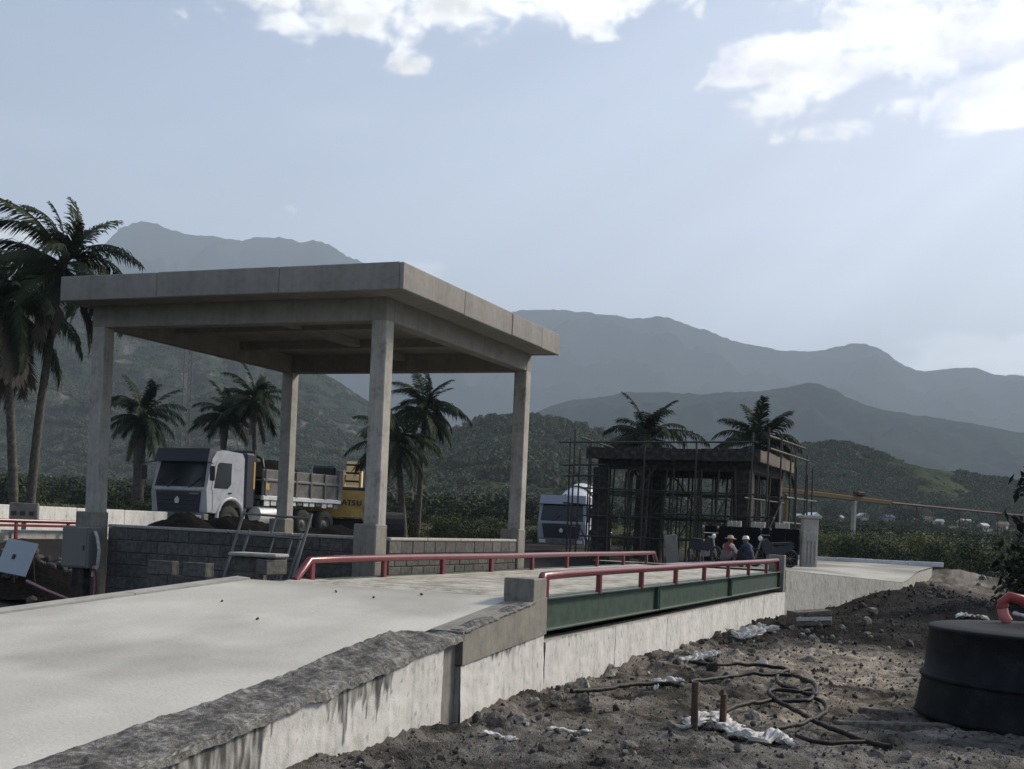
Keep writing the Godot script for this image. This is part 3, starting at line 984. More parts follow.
# ---------------------------------------------------------------- hills
func make_hills() -> void:
	var h := {}
	h.far_mountain = make_hill("far_mountain", "long hazy blue-grey mountain range along the skyline", [Vector3(-4452, 710, -3813), Vector3(-4220, 796, -3906), Vector3(-3988, 900, -3999), Vector3(-3834, 971, -4062), Vector3(-3699, 1032, -4116), Vector3(-3566, 1140, -4170), Vector3(-3521, 1189, -4188), Vector3(-3451, 1213, -4216), Vector3(-3373, 1208, -4247), Vector3(-3273, 1179, -4287), Vector3(-3155, 1167, -4335), Vector3(-3057, 1159, -4375), Vector3(-2971, 1172, -4409), Vector3(-2822, 1174, -4469), Vector3(-2703, 1159, -4517), Vector3(-2623, 1112, -4549), Vector3(-2551, 1081, -4578), Vector3(-2425, 1057, -4629), Vector3(-2305, 1012, -4678), Vector3(-2145, 935, -4742), Vector3(-2065, 909, -4774), Vector3(-1987, 908, -4806), Vector3(-1830, 920, -4869), Vector3(-1634, 912, -4948), Vector3(-1476, 898, -5011), Vector3(-1398, 910, -5043), Vector3(-1319, 889, -5075), Vector3(-1192, 852, -5126), Vector3(-1100, 814, -5163), Vector3(-982, 803, -5211), Vector3(-883, 795, -5250), Vector3(-785, 795, -5290), Vector3(-688, 825, -5329), Vector3(-602, 833, -5363), Vector3(-511, 799, -5400), Vector3(-430, 744, -5433), Vector3(-351, 726, -5465), Vector3(-253, 743, -5504), Vector3(-155, 744, -5543), Vector3(-56, 723, -5583), Vector3(38, 732, -5621), Vector3(259, 695, -5710), Vector3(496, 643, -5806)], 2200.0, M.hill_far, 0.27, [Color(0.016, 0.025, 0.021), Color(0.024, 0.032, 0.026)], 0.0, 320, 60)
	h.middle_ridge = make_hill("middle_ridge", "hazy green ridge in front of the mountain range", [Vector3(-989, 126, -2081), Vector3(-921, 165, -2108), Vector3(-819, 219, -2150), Vector3(-785, 235, -2163), Vector3(-717, 251, -2191), Vector3(-648, 264, -2219), Vector3(-561, 264, -2254), Vector3(-492, 269, -2282), Vector3(-414, 279, -2313), Vector3(-371, 290, -2330), Vector3(-345, 293, -2341), Vector3(-310, 283, -2355), Vector3(-265, 259, -2373), Vector3(-195, 244, -2401), Vector3(-126, 236, -2429), Vector3(-56, 226, -2457), Vector3(21, 216, -2488), Vector3(119, 206, -2527), Vector3(223, 188, -2570)], 900.0, M.hill_far, 0.22, [Color(0.017, 0.028, 0.021), Color(0.026, 0.036, 0.026)], 0.0, 220, 46)
	h.boulder_hill = make_hill("boulder_hill", "boulder-strewn green hillside behind the canopy", [Vector3(-1133, 178, -945), Vector3(-1055, 194, -977), Vector3(-996, 208, -1000), Vector3(-938, 217, -1024), Vector3(-889, 221, -1043), Vector3(-830, 218, -1067), Vector3(-761, 201, -1095), Vector3(-711, 176, -1115), Vector3(-671, 151, -1131), Vector3(-631, 127, -1147), Vector3(-580, 98, -1168), Vector3(-530, 77, -1188), Vector3(-480, 55, -1208), Vector3(-440, 41, -1224)], 780.0, M.hill, 0.16, [Color(0.04, 0.054, 0.038), Color(0.062, 0.072, 0.048)], 0.16, 260, 50)
	h.wooded_hill = make_hill("wooded_hill", "low dark wooded hill behind the palms", [Vector3(-287, 16, -488), Vector3(-266, 28, -497), Vector3(-249, 36, -503), Vector3(-229, 47, -512), Vector3(-216, 51, -517), Vector3(-199, 51, -523), Vector3(-182, 48, -530), Vector3(-165, 42, -537), Vector3(-139, 31, -548), Vector3(-118, 22, -556), Vector3(-97, 16, -565)], 300.0, M.hill, 0.1, [Color(0.04, 0.055, 0.03), Color(0.07, 0.082, 0.042)], 0.0, 200, 40)
	h.green_hill = make_hill("green_hill", "low green bushy hill behind the village houses", [Vector3(-144, 13, -502), Vector3(-121, 21, -512), Vector3(-98, 33, -521), Vector3(-85, 40, -526), Vector3(-71, 42, -532), Vector3(-63, 42, -535), Vector3(-51, 38, -540), Vector3(-35, 34, -546), Vector3(-20, 32, -553), Vector3(6, 28, -563), Vector3(28, 23, -572), Vector3(52, 18, -581)], 125.0, M.hill, 0.1, [Color(0.046, 0.062, 0.032), Color(0.08, 0.092, 0.046)], 0.0, 200, 40)
	wood("hillside_wood", "dark woodland covering the low hill behind the palms", h.wooded_hill, 6500, 0.2, 0.95, 1.6, 3.6, M.wood_leaf, 501)
	wood("hillside_wood", "scrub and trees covering the low hill behind the village", h.green_hill, 6500, 0.2, 0.95, 1.2, 2.8, M.wood_leaf, 502)
	wood("hillside_wood", "scattered scrub on the boulder-strewn hillside", h.boulder_hill, 6000, 0.3, 0.98, 2.6, 5.2, M.wood_leaf, 503)

# ---------------------------------------------------------------- plants
# a palm frond that leaves the crown along +X and arches down
func frond_mesh(sd: int, e0: float, e1: float, length: float, leaf: float, hang: float) -> ArrayMesh:
	var key := "frond%d" % sd
	if cache.has(key): return cache[key]
	var r := RandomNumberGenerator.new()
	r.seed = sd
	var N := 22
	var pts := []
	var rad := []
	var p := Vector3.ZERO
	var dirs := []
	for i in N + 1:
		var t := float(i) / N
		var a := lerpf(e0, e1, pow(t, 1.25))
		var d := Vector3(cos(a), sin(a), 0.06 * sin(t * 3.0 + sd))
		pts.append(p)
		dirs.append(d)
		rad.append(lerpf(0.032, 0.006, t))
		p += d * (length / N)
	var st := mb()
	tube(st, pts, rad, 5, false)
	var K := 52
	for k in K:
		var t := lerpf(0.16, 0.995, float(k) / (K - 1))
		var fi := t * N
		var i := mini(int(fi), N - 1)
		var b: Vector3 = pts[i].lerp(pts[i + 1], fi - i)
		var d: Vector3 = dirs[i].normalized()
		var l := leaf * (0.35 + 0.65 * sin(pow(t, 0.75) * PI * 0.92)) * r.randf_range(0.8, 1.15)
		for s in [-1.0, 1.0]:
			var side := Vector3(0, 0, s)

			var dir := (side * 0.8 + d * lerpf(0.35, 1.1, t) + Vector3(0, r.randf_range(-0.25, 0.2), 0)).normalized()
			var w := (d * 0.9).normalized() * 0.026
			var m: Vector3 = b + dir * l * 0.5 + Vector3(0, -hang * 0.2 * l, 0)
			var e: Vector3 = b + dir * l * 0.78 + Vector3(r.randf_range(-0.04, 0.04), -hang * l * r.randf_range(0.55, 0.95), 0)
			st.set_smooth_group(-1)
			face(st, [b - w, b + w, m + w * 1.15, m - w * 1.15], Vector3.UP)
			face(st, [m - w * 1.15, m + w * 1.15, e], Vector3.UP)
	var out := done(st)
	cache[key] = out
	return out

func make_palm(label: String, at: Vector3, top: Vector3, size: float, sd: int, girth := 0.15, dead := 3, lean_wind := 0.25) -> void:
	var o := thing("palm_tree", label, "palm tree", at, 0.0, "palms around the site")
	var r := RandomNumberGenerator.new()
	r.seed = sd
	var rel := top - at
	var pts := []
	var rad := []
	for i in 26:
		var t := i / 25.0
		pts.append(Vector3(rel.x * pow(t, 1.4), rel.y * t, rel.z * pow(t, 1.4)) + Vector3(0.1 * sin(t * 4.0 + sd), 0, 0.08 * sin(t * 3.0)) * t * (1.0 - t))
		rad.append(girth * lerpf(1.15, 0.72, t) * (1.06 if i % 2 else 0.96) * (1.35 if i == 0 else 1.0))
	var st := mb()
	tube(st, pts, rad, 10)
	mi("trunk", done(st), M.trunk, o)
	var crown := Node3D.new()
	crown.name = "crown"
	crown.position = rel
	o.add_child(crown)
	st = mb()
	lathe(st, [Vector2(0.0, -0.25), Vector2(girth * 1.1, -0.1), Vector2(girth * 1.25, 0.12), Vector2(girth * 0.6, 0.35), Vector2(0.0, 0.5)], 9)
	mi("heart", done(st), M.frond[2], crown)
	var kinds := [[1.35, 0.5, 0.9, 0.35], [1.0, -0.35, 1.0, 0.5], [0.65, -0.75, 1.05, 0.65], [0.25, -1.05, 1.0, 0.75], [-0.2, -1.3, 0.95, 0.85], [0.85, -1.0, 1.05, 0.7]]
	var n := 30
	for k in n:
		var kind := 0 if k < 4 else (1 if k < 8 else (2 if k < 12 else (5 if k < 16 else (3 if k < 21 else 4))))
		var q: Array = kinds[kind]
		var m := frond_mesh(kind * 3 + k % 2 + 1, q[0], q[1], 3.0 * q[2], 0.85, q[3])
		var a := k * 2.399 + r.randf_range(-0.3, 0.3) + sd
		var f := mi("frond", m, M.frond[r.randi() % 3], crown, Vector3(0, r.randf_range(0.0, 0.25), 0))
		var b := Basis(Vector3.UP, a) * Basis(Vector3.RIGHT, r.randf_range(-0.4, 0.4))
		# the wind bends every frond the same way
		b = Basis(Vector3(0.37, 0, 0.93).normalized(), -lean_wind * r.randf_range(0.5, 1.2)) * b
		f.basis = b.scaled(Vector3.ONE * size / 3.0 * r.randf_range(0.7, 1.18))
	for k in dead:
		var m := frond_mesh(31 + k % 2, -0.9, -1.6, 2.6, 0.55, 0.3)
		var f := mi("dead_frond", m, M.dead, crown, Vector3(0, -0.15, 0))
		f.basis = (Basis(Vector3.UP, k * 2.1 + sd) * Basis(Vector3.RIGHT, r.randf_range(-0.2, 0.2))).scaled(Vector3.ONE * size / 3.0 * r.randf_range(0.9, 1.25))

func make_palms() -> void:
	make_palm("tallest coconut palm, its crown rising above the canopy roof corner", Vector3(-31.0, 0.9, -32.8), Vector3(-30.3, 10.1, -33.1), 3.0, 3, 0.15, 9, 0.55)
	make_palm("coconut palm with long dead fronds hanging beside the tallest palm", Vector3(-30.7, 0.9, -31.8), Vector3(-31.2, 8.5, -31.6), 2.9, 8, 0.15, 16, 0.45)
	make_palm("coconut palm at the picture edge beyond the hanging dead fronds", Vector3(-34.0, 0.9, -33.8), Vector3(-34.4, 8.6, -33.6), 3.1, 12, 0.15, 12, 0.5)
	make_palm("short stout palm between the canopy column and the white truck cab", Vector3(-39.4, 1.0, -48.8), Vector3(-39.3, 6.3, -48.8), 2.2, 5, 0.3, 7)
	make_palm("palm behind the dump truck, lower of two side by side", Vector3(-39.4, 1.0, -55.4), Vector3(-39.0, 7.0, -55.4), 2.0, 9, 0.16, 3)
	make_palm("palm behind the dump truck, higher of two side by side", Vector3(-36.2, 1.0, -54.4), Vector3(-36.6, 7.7, -54.2), 2.1, 14, 0.16, 3)
	make_palm("tall slim palm standing in the field seen under the canopy", Vector3(-25.8, 1.0, -52.1), Vector3(-25.7, 7.1, -52.2), 2.2, 6, 0.14, 3)
	make_palm("low palm beside the excavator, partly behind the front canopy column", Vector3(-25.2, 1.0, -49.6), Vector3(-25.7, 5.3, -49.4), 2.4, 17, 0.16, 2)
	make_palm("palm with arching fronds behind the scaffolded roof, nearer its white mixer truck end", Vector3(-16.1, 0.9, -56.1), Vector3(-16.0, 6.2, -56.1), 2.7, 20, 0.17, 2, 0.1)
	make_palm("palm with one upright frond behind the scaffolded roof beside the tall poles", Vector3(-10.9, 0.6, -58.2), Vector3(-11.1, 6.1, -58.0), 2.5, 25, 0.17, 2, 0.15)

func make_shrub(called: String, label: String, at: Vector3, size: float, m: Material, sd: int, group: String, leaves := 1500, tall := 0.9) -> Node3D:
	var o := thing(called, label, "shrub", at, sd * 1.3, group)
	mi("foliage", leaf_clump(700 + sd % 5, leaves, 0.04, tall, 7), m, o, Vector3(0, size * 0.48 * tall, 0), Vector3.ZERO, Vector3.ONE * size)
	var st := mb()
	for k in 3:
		var a := k * 2.1 + sd
		tube(st, [Vector3(0.03 * k, -0.1, 0), Vector3(cos(a) * 0.12, 0.3, sin(a) * 0.12) * size, Vector3(cos(a) * 0.3, 0.62 * tall, sin(a) * 0.3) * size], [0.03 * size, 0.02 * size, 0.008 * size], 5)
	mi("stem", done(st), M.trunk, o)
	return o

func make_plants() -> void:
	make_palms()
	var tv := RandomNumberGenerator.new()
	tv.seed = 91
	for k in 26:
		var vx := tv.randf_range(-66.0, 4.0)
		var vz := tv.randf_range(-425.0, -366.0)
		make_shrub("village_tree", "round dark tree standing among the distant village houses", Vector3(vx, base_y(vx, vz) - 0.3, vz), tv.randf_range(3.0, 6.0), M.leaf[[1, 3, 0][k % 3]], k + 150, "trees among the village houses", 1500, 1.0).set_meta("category", "tree")
	var r := RandomNumberGenerator.new()
	r.seed = 77
	for k in 64:
		var z := r.randf_range(-104, -76)
		var t := r.randf()
		var x := lerpf(-15.0, 9.0, t) + (z + 88.0) * 0.12
		make_shrub("shrub", "leafy green bush in the thicket between exit ramp and village", Vector3(x, base_y(x, z) - 0.05, z), r.randf_range(1.4, 2.5), M.leaf[[0, 4, 2, 1, 4][k % 5]], k, "bushes of the thicket beyond the exit ramp")
	for k in 30:
		var x := r.randf_range(-41, -31)
		var z := r.randf_range(-52, -41.0)
		if x > -33.0 and z > -47.0: z = -47.5
		make_shrub("shrub", "low bush growing among the palms behind the white parapet", Vector3(x, base_y(x, z) - 0.05, z), r.randf_range(0.9, 1.9), M.leaf[[1, 2, 3, 0][k % 4]], k + 70, "bushes among the palms")
	for k in 24:
		var x := r.randf_range(-27.5, -15.5)
		var z := r.randf_range(-68, -52)
		if x > -24.0 and z > -69.0 and x < -16.5: x = -24.0 - r.randf() * 4.0
		make_shrub("shrub", "bush in the green field seen under the canopy", Vector3(x, base_y(x, z) - 0.05, z), r.randf_range(0.6, 1.4), M.leaf[[1, 2, 2, 0][k % 4]], k + 110, "bushes in the field behind the canopy")
	# scrub and trees of the valley floor: nobody could count them
	valley("valley_scrub", "scrub and small trees covering the valley floor", 6000, 130.0, 430.0, 1.0, 3.4, M.leaf[1], 601)
	valley("valley_scrub", "pale grassy tussocks and bushes in the fields", 4000, 80.0, 260.0, 0.4, 1.1, M.leaf[2], 602)
	# tree at the picture edge
	var o := thing("dark_tree", "dense dark leafy tree growing at the picture edge above the black tank", "tree", Vector3(1.6, 0.1, -34.0))
	var st := mb()
	tube(st, [Vector3(0, -0.2, 0), Vector3(0.1, 1.0, 0.05), Vector3(0.0, 2.4, 0.1), Vector3(0.3, 4.2, 0)], [0.16, 0.13, 0.1, 0.05], 8)
	tube(st, [Vector3(0.05, 2.2, 0.1), Vector3(-0.5, 2.9, 0.6), Vector3(-0.95, 3.55, 1.0)], [0.06, 0.04, 0.012], 6)
	mi("trunk", done(st), M.trunk, o)
	for c in [[Vector3(-0.2, 1.1, 0.1), 2.4, 1], [Vector3(0.9, 1.6, 0.0), 2.9, 2], [Vector3(0.4, 2.9, 0.2), 2.2, 3], [Vector3(1.6, 3.2, -0.3), 2.6, 4], [Vector3(-0.6, 0.6, 0.6), 1.7, 0]]:
		mi("crown", leaf_clump(720 + c[2], 900, 0.06, 0.9, 7), M.leaf[3], o, c[0], Vector3(0, c[2], 0), Vector3.ONE * c[1])
	mi("crown", leaf_clump(730, 70, 0.16, 0.8, 3), M.leaf[3], o, Vector3(-0.9, 3.55, 0.95), Vector3.ZERO, Vector3.ONE * 0.75)

func valley(called: String, label: String, count: int, r0: float, r1: float, smin: float, smax: float, m: Material, sd: int) -> void:
	var r := RandomNumberGenerator.new()
	r.seed = sd
	var mm := MultiMesh.new()
	mm.transform_format = MultiMesh.TRANSFORM_3D
	mm.use_colors = true
	mm.mesh = leaf_clump(sd, 420, 0.09, 0.85)
	var X := []
	var K := []
	while X.size() < count:
		var d := sqrt(r.randf_range(r0 * r0, r1 * r1))
		var a := r.randf_range(-0.95, 0.28)
		var p := Vector3(sin(a) * d, 0, -cos(a) * d)
		if n_zone.get_noise_2d(p.x * 0.35 + sd, p.z * 0.35) < r.randf_range(-0.05, 0.3): continue
		p.y = ground_y(p.x, p.z)
		var s := r.randf_range(smin, smax)
		if a > -0.24: s *= 0.55
		if a > -0.24 and d > 330.0: continue
		X.append(Transform3D(Basis(Vector3.UP, r.randf() * TAU).scaled(Vector3(s, s * r.randf_range(0.7, 1.1), s)), p + Vector3(0, s * 0.3, 0)))
		var g := r.randf_range(0.7, 1.5)
		K.append(Color(g * r.randf_range(0.9, 1.25), g, g * r.randf_range(0.75, 1.05)))
	mm.instance_count = X.size()
	for k in X.size():
		mm.set_instance_transform(k, X[k])
		mm.set_instance_color(k, K[k])
	var o := MultiMeshInstance3D.new()
	o.multimesh = mm
	var lm: StandardMaterial3D = m.duplicate()
	lm.vertex_color_use_as_albedo = true
	o.material_override = lm
	o.name = numbered(called)
	add_child(o)
	tag(o, label, "bushes", "", "stuff")

# ---------------------------------------------------------------- vehicles
func wheel(parent: Node3D, at: Vector3, r := 0.52, w := 0.3) -> void:
	var t := Node3D.new()
	t.name = "wheel"
	t.position = at
	parent.add_child(t, true)
	var st := mb()
	var xf := Transform3D(Basis(Vector3(0, 1, 0), Vector3(1, 0, 0), Vector3(0, 0, 1)), Vector3.ZERO)
	lathe(st, [Vector2(r * 0.56, -w / 2), Vector2(r * 0.94, -w / 2), Vector2(r, -w * 0.36), Vector2(r, w * 0.36), Vector2(r * 0.94, w / 2), Vector2(r * 0.56, w / 2)], 22, xf)
	mi("tyre", done(st), M.rubber, t)
	st = mb()
	lathe(st, [Vector2(0.0, -w * 0.3), Vector2(r * 0.56, -w * 0.44), Vector2(r * 0.56, w * 0.44), Vector2(r * 0.4, w * 0.2), Vector2(r * 0.2, w * 0.42), Vector2(0.0, w * 0.44)], 16, xf)
	mi("rim", done(st), M.grey_paint, t)

# outline (z, y) pushed out across x
func across(outline: Array, x0: float, x1: float) -> ArrayMesh:
	var st := mb()
	prism(st, PackedVector2Array(outline), x0, x1, Transform3D(Basis(Vector3(0, 0, 1), Vector3(0, 1, 0), Vector3(1, 0, 0)), Vector3.ZERO))
	return done(st)

func make_cab(o: Node3D, paint: Material, visor: Material) -> void:
	mi("cab", across([Vector2(0.0, 0.78), Vector2(0.05, 1.55), Vector2(-0.2, 2.6), Vector2(-0.38, 2.84), Vector2(-0.8, 2.93), Vector2(-1.72, 2.88), Vector2(-1.84, 2.7), Vector2(-1.86, 1.0), Vector2(-1.5, 1.25), Vector2(-1.2, 1.3), Vector2(-0.75, 1.15), Vector2(-0.6, 0.78)], -1.22, 1.22), paint, o)
	var st := mb()
	hexa(st, [Vector3(-1.1, 1.64, -0.06), Vector3(1.1, 1.64, -0.06), Vector3(1.1, 1.64, 0.045), Vector3(-1.1, 1.64, 0.045), Vector3(-1.02, 2.56, -0.3), Vector3(1.02, 2.56, -0.3), Vector3(1.02, 2.56, -0.175), Vector3(-1.02, 2.56, -0.175)])
	var ws := mi("windscreen", done(st), M.glass, o)
	for s in [-0.5, 0.45]:
		pole("wiper", Vector3(s, 1.6, 0.08), Vector3(s + 0.45, 1.95, 0.0), 0.014, M.black, ws)
	st = mb()
	hexa(st, [Vector3(-1.2, 2.5, -0.32), Vector3(1.2, 2.5, -0.32), Vector3(1.2, 2.5, 0.02), Vector3(-1.2, 2.5, 0.02), Vector3(-1.14, 2.95, -0.75), Vector3(1.14, 2.95, -0.75), Vector3(1.16, 2.95, -0.12), Vector3(-1.16, 2.95, -0.12)])
	mi("visor", done(st), visor, o)
	# grille with bars and a round badge
	st = mb()
	hexa(st, [Vector3(-0.86, 0.62, -0.02), Vector3(0.86, 0.62, -0.02), Vector3(0.86, 0.62, 0.075), Vector3(-0.86, 0.62, 0.075), Vector3(-1.0, 1.48, -0.02), Vector3(1.0, 1.48, -0.02), Vector3(1.0, 1.48, 0.085), Vector3(-1.0, 1.48, 0.085)])
	var gr := mi("grille", done(st), M.navy, o)
	for k in 5:
		mi("grille_bar", bmesh(Vector3(1.66 + k * 0.03, 0.035, 0.03), 0.005), M.black, gr, Vector3(0, 0.74 + k * 0.15, 0.09))
	st = mb()
	prism(st, PackedVector2Array([Vector2(0, 0.13), Vector2(0.1, 0.03), Vector2(0.07, -0.1), Vector2(-0.07, -0.1), Vector2(-0.1, 0.03)]), 0.0, 0.03)
	mi("badge", done(st), M.white, gr, Vector3(0, 1.17, 0.1))
	mi("trim_strip", bmesh(Vector3(2.06, 0.07, 0.05), 0.01), paint, o, Vector3(0, 1.54, 0.075))
	mi("name_plate", bmesh(Vector3(0.42, 0.06, 0.02), 0.004), M.steel, gr, Vector3(0.72, 1.41, 0.09))
	mi("bumper", bmesh(Vector3(2.4, 0.42, 0.3), 0.05), M.grey_paint, o, Vector3(0, 0.56, -0.02))
	for s in [-1.0, 1.0]:
		mi("headlight", bmesh(Vector3(0.34, 0.18, 0.06), 0.02), M.white, o, Vector3(s * 0.95, 0.6, 0.14))
		mi("corner_panel", across([Vector2(-0.02, 0.8), Vector2(0.06, 1.5), Vector2(-0.25, 1.55), Vector2(-0.3, 0.8)], s * 1.0, s * 1.235), paint, o)
		# door with window, handle and mirror
		var door := mi("door", across([Vector2(-0.24, 0.85), Vector2(-0.2, 1.6), Vector2(-0.38, 2.5), Vector2(-0.5, 2.62), Vector2(-1.28, 2.62), Vector2(-1.28, 1.3), Vector2(-0.8, 1.16), Vector2(-0.66, 0.85)], s * 1.215, s * 1.235), paint, o)
		mi("window", across([Vector2(-0.3, 1.62), Vector2(-0.45, 2.42), Vector2(-0.55, 2.5), Vector2(-1.16, 2.5), Vector2(-1.16, 1.78), Vector2(-1.0, 1.62)], s * 1.226, s * 1.241), M.glass, door)
		mi("handle", bmesh(Vector3(0.03, 0.05, 0.16), 0.01), M.black, door, Vector3(s * 1.25, 1.48, -1.12))
		pole("mirror_arm", Vector3(s * 1.18, 2.5, -0.1), Vector3(s * 1.52, 2.42, 0.12), 0.018, M.black, o)
		mi("mirror", bmesh(Vector3(0.2, 0.5, 0.1), 0.03), M.black, o, Vector3(s * 1.52, 2.1, 0.12))
		# wheel arch
		var arc := []
		for k in 11:
			var a := PI * k / 10.0
			arc.append(Vector3(s * 1.2, 0.62 + 0.68 * sin(a), -1.2 + 0.68 * cos(a)))
		var st2 := mb()
		tube(st2, arc, 0.07, 6)
		mi("wheel_arch", done(st2), paint, o)
		wheel(o, Vector3(s * 1.05, 0.52, -1.2))
	mi("chassis", bmesh(Vector3(0.85, 0.26, 7.0), 0.02), M.black, o, Vector3(0, 0.88, -4.0))

func make_dump_truck() -> void:
	var o := thing("dump_truck", "white cabbed dump truck with dark sun visor, loaded with soil, behind the block wall", "truck", Vector3(-28.75, 1.1, -38.0), -0.1)
	o.scale = Vector3.ONE * 1.1
	make_cab(o, M.truck_white, M.navy)
	for z in [-5.3, -6.65]:
		for s in [-1.0, 1.0]: wheel(o, Vector3(s * 1.0, 0.52, z), 0.52, 0.5)
	# air filter stack and tarpaulin hoop behind the cab
	var stack := mi("air_stack", bmesh(Vector3(0.5, 1.95, 0.5), 0.06), M.navy, o, Vector3(0.92, 1.95, -2.25))
	mi("reflector_strip", bmesh(Vector3(0.012, 0.95, 0.08), 0.002), M.amber, stack, Vector3(0.256, 0.2, -0.19))
	mi("head_board", bmesh(Vector3(2.3, 1.9, 0.12), 0.02), M.navy, o, Vector3(-0.1, 2.1, -2.62))
	var arc := []
	for k in 9:
		var a := PI * k / 8.0
		arc.append(Vector3(1.15 * cos(a) , 2.45 + 0.5 * pow(sin(a), 0.4), -2.95))
	pipe("tarp_hoop", arc, 0.06, M.black, o)
	# bed
	var bed := mi("bed", bmesh(Vector3(2.36, 0.12, 4.7), 0.02), M.grey_paint, o, Vector3(0, 1.42, -5.2))
	for s in [-1.0, 1.0]:
		mi("side_board", bmesh(Vector3(0.07, 0.96, 4.7), 0.015), M.grey_paint, bed, Vector3(s * 1.2, 0.52, 0))
		mi("top_rail", bmesh(Vector3(0.12, 0.1, 4.72), 0.02), M.steel_pale, bed, Vector3(s * 1.22, 0.62, 0))
		mi("lower_rail", bmesh(Vector3(0.13, 0.16, 4.72), 0.02), M.white, bed, Vector3(s * 1.22, -0.02, 0))
		for k in 6: mi("rib", bmesh(Vector3(0.1, 0.96, 0.11), 0.015), M.grey_paint, bed, Vector3(s * 1.24, 0.52, -2.2 + k * 0.88))
		mi("corner_post", bmesh(Vector3(0.2, 1.25, 0.24), 0.02), M.grey_paint, bed, Vector3(s * 1.18, 0.6, -2.32))
		mi("side_marker", bmesh(Vector3(0.02, 0.22, 0.2), 0.005), M.amber, bed, Vector3(s * 1.29, 0.38, 2.15))
		# ragged mud guards hanging under the rail
		var r := RandomNumberGenerator.new()
		r.seed = 4
		for k in 12: mi("mud_guard", bmesh(Vector3(0.03, snappedf(r.randf_range(0.1, 0.3), 0.05), 0.3), 0.008), M.white if k % 3 else M.grey_paint, bed, Vector3(s * 1.22, -0.16, -2.1 + k * 0.38))
	mi("tail_gate", bmesh(Vector3(2.3, 0.96, 0.08), 0.015), M.grey_paint, bed, Vector3(0, 0.52, -2.36))
	var st := mb(true)
	tube(st, [Vector3(1.0, 0.78, -2.75), Vector3(1.0, 0.78, -3.75)], 0.3, 14)
	mi("fuel_tank", done(st), M.white, o)
	var P := PackedVector3Array()
	for j in 36:
		for i in 20:
			var u := i / 19.0 * 2.0 - 1.0
			var v := j / 35.0 * 2.0 - 1.0
			var h := (1.0 - u * u) * (1.0 - pow(absf(v), 2.4)) * (0.75 + 0.25 * sin(v * 4.0 + 0.6))
			P.append(Vector3(u * 1.15, 2.15 + h * 0.72 + n_fine.get_noise_2d(u * 2.0, v * 4.0) * 0.05, -5.2 + v * 2.28))
	var load_ := mi("soil_load", sheet(20, 36, P), M.soil_dark)
	load_.transform = Transform3D(Basis(Vector3.UP, -0.1).scaled(Vector3.ONE * 1.1), Vector3(-28.75, 1.1, -38.0))
	tag(load_, "heap of dark soil loaded in the dump truck bed", "soil heap")

func make_mixer_truck() -> void:
	var o := thing("mixer_truck", "white concrete mixer truck parked beyond the scaffolded roof", "truck", Vector3(-20.9, 0.65, -58.6), 0.12)
	make_cab(o, M.white_blue, M.white_blue)
	for z in [-5.3, -6.65]:
		for s in [-1.0, 1.0]: wheel(o, Vector3(s * 1.0, 0.52, z), 0.52, 0.5)
	var st := mb()
	var ax := Transform3D(Basis(Vector3(1, 0, 0), -PI / 2 + 0.22), Vector3(0.1, 2.05, -2.3))
	lathe(st, [Vector2(0.0, 0.0), Vector2(0.75, 0.02), Vector2(1.0, 0.5), Vector2(1.2, 1.6), Vector2(1.2, 2.6), Vector2(0.85, 4.0), Vector2(0.5, 4.9), Vector2(0.42, 4.9), Vector2(0.0, 4.4)], 24, ax)
	var drum := mi("drum", done(st), M.white, o)
	for k in 3:
		var pts := []
		for i in 40:
			var t := i / 39.0
			var y := lerpf(0.6, 4.4, t)
			var rr := lerpf(1.03, 1.22, clampf((y - 0.5) / 1.1, 0, 1)) if y < 2.6 else lerpf(1.22, 0.68, (y - 2.6) / 1.9)
			var a := t * 7.0 + k * TAU / 3.0
			pts.append(ax * Vector3(cos(a) * rr, y, sin(a) * rr))
		pipe("spiral_band", pts, 0.05, M.grey_paint, drum, 6)
	mi("water_tank", bmesh(Vector3(2.0, 0.8, 0.5), 0.1), M.white, o, Vector3(0, 1.75, -2.15))
	st = mb()
	hexa(st, [Vector3(-0.35, 2.3, -7.7), Vector3(0.35, 2.3, -7.7), Vector3(0.35, 2.3, -7.1), Vector3(-0.35, 2.3, -7.1), Vector3(-0.6, 3.6, -7.9), Vector3(0.6, 3.6, -7.9), Vector3(0.6, 3.6, -7.0), Vector3(-0.6, 3.6, -7.0)])
	mi("hopper", done(st), M.white, o)
	for s in [-1.0, 1.0]: mi("fender", bmesh(Vector3(0.5, 0.06, 2.7), 0.02), M.white, o, Vector3(s * 1.0, 1.14, -6.0))

